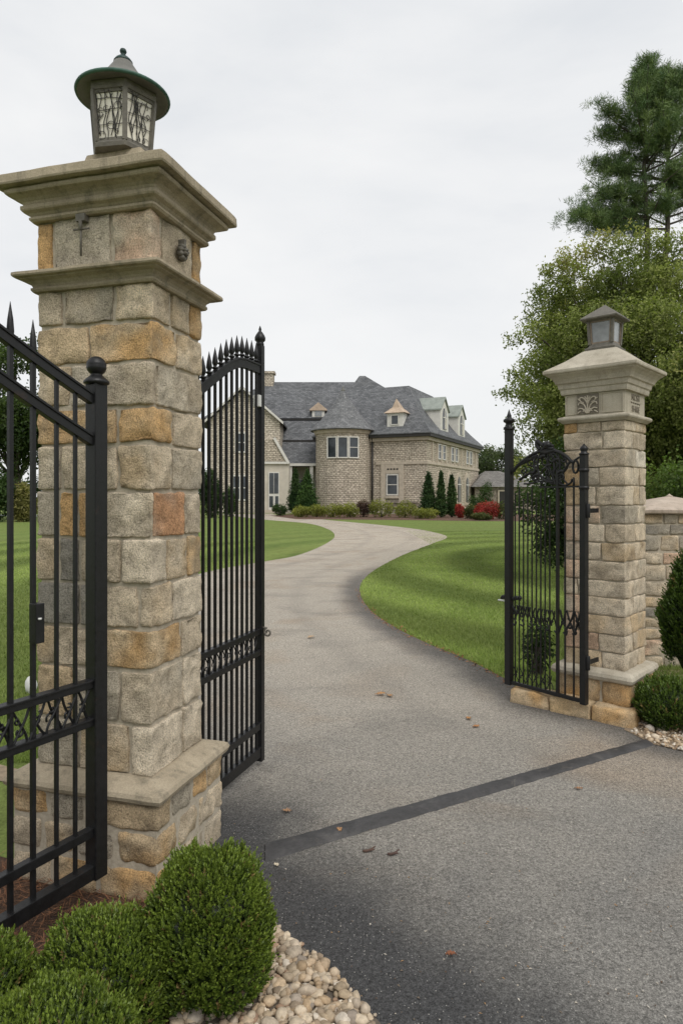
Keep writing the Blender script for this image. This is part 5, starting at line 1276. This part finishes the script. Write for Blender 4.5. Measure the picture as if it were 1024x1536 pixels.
spec = [(q[0], q[1]*1.0, q[2], q[3]+rn.uniform(-.15,.25), int(q[4]*(1.0 if q[0] < 13.6 else 1.7))) for q in spec if q[0] > 11.6]
spec += [(11.7,2.75,3.10,.03,70),(12.1,1.9,2.95,.02,40),(12.75,2.0,3.15,.12,54),(13.6,1.35,3.2,.18,30),(14.2,1.75,3.1,.20,46),(14.9,1.6,2.95,.35,44),(15.4,1.6,3.25,.45,44),(16.2,1.2,3.05,.75,40),(16.9,.55,3.0,1.3,34),(16.6,.9,.2,1.0,44),(16.0,1.2,-.1,.9,44),(15.2,1.7,.1,.5,44),(14.2,2.0,-.15,.4,40),(13.2,2.2,.1,.35,30),(12.3,2.3,-.1,.3,30),(17.2,.4,1.6,1.3,30),(17.2,.4,4.6,1.3,30)]
spec = [(a, b_, c, d, int(e*1.7) if k_ >= len(spec)-17 else e) for k_, (a, b_, c, d, e) in enumerate(spec)]
spec += [(12.0,2.9,3.2,.04,90),(12.3,2.6,2.95,.10,80),(13.0,2.2,3.3,.1,70),(12.6,1.5,3.0,.0,50),(13.9,1.9,2.9,.2,70),(14.6,1.2,3.3,.3,50),(12.2,1.4,4.2,.1,50),(13.4,1.2,4.5,.2,50),(14.4,1.3,4.9,.3,60),(13.0,1.0,5.3,.2,40)]
pine('tall two-stemmed pine standing above the leafy tree at the upper right', PB, 17.6, 51, spec, [(0,0,-.12,17.3),(.42,.15,.45,16.8)], 42)
# dark evergreen mass at the right edge
broadleaf('dark evergreen tree cut by the right edge below the pine', (12.6,20.5,0), (1.75,1.6,3.4), 6.0, 26, 26000, .12, ((.05,.085,.026),(.12,.17,.05)), 61, (), (.3,.5), 'evergreen_tree')
broadleaf('dark broad bush-like tree behind the low stone wall', (6.4,10.6,0), (2.0,1.3,1.15), 1.15, 24, 30000, .075, ((.055,.10,.026),(.17,.23,.055)), 62, (), (.35,.55), 'broadleaf_tree', None, .1)
broadleaf('dark small tree with hanging foliage behind the right gate leaf', (4.35,12.6,0), (.75,.8,1.25), 1.35, 16, 15000, .075, ((.018,.040,.011),(.055,.09,.022)), 63, (), (.4,.6), 'broadleaf_tree', None, .07)
broadleaf('hazy green tree behind the outbuilding', (22.3,96,0), (4.2,3.5,4.0), 5.2, 30, 14000, .34, ((.075,.105,.05),(.15,.175,.085)), 64, (), (.25,.42), r0=.35)
# left background
broadleaf('large dark tree at the left edge behind the bar gate', (-22.5,46,0), (4.6,4.2,5.4), 8.4, 40, 30000, .26, ((.030,.058,.016),(.095,.135,.034)), 71, (), (.25,.42), r0=.4)
broadleaf('loose green tree in the left distance, right of the large dark one', (-20.3,52,0), (2.6,2.6,5.0), 7.0, 26, 14000, .22, ((.05,.085,.025),(.12,.155,.05)), 72, (), (.3,.45), r0=.3)
shrub('yellowish bush below the trees in the left distance', 34, 42.5, 44, 62, 73, ((.16,.155,.05),(.32,.28,.10)), None, 5200, 'bush', .22, 'bush')
shrub('dark bush at the far left border below the trees', 0, 42, 46, 84, 74, DG, None, 3000, 'bush', .22, 'bush')
shrub('green bush behind the left pillar by the lawn end', 78, 50, 70, 74, 75, DG, None, 2500, 'bush', .22, 'bush')
shrub('tall dark green bush seen through the open gate leaf bars', 316, 50, 38, 78, 76, ((.018,.045,.014),(.055,.095,.026)), None, 4200, 'bush', .2, 'bush')
shrub('green bush beside the left end of the mansion behind gate bars', 345, 53, 30, 46, 77, DG, None, 2200, 'bush', .2, 'bush')
flat('pond', [(-34,55),(-17,53.5),(-17,57),(-34,60)], .006, m_plain('dark_water', (.05,.055,.06), .25, .3, .5))
# far wood behind everything
def wood():
    rng = np.random.default_rng(81); lobes = []
    for x in np.arange(-150,151,4.5): lobes.append((x+rng.normal(), 125+rng.normal()*6+abs(x)*.0, 1.8+rng.random()*1.2, 3.6, 3, 2.4))
    o = crown('far_wood', lobes, 26000, .7, ((.03,.055,.022),(.075,.105,.045)), 82, None); stuff(o, 'distant line of low trees behind the house and lawns', 'woods')
wood()
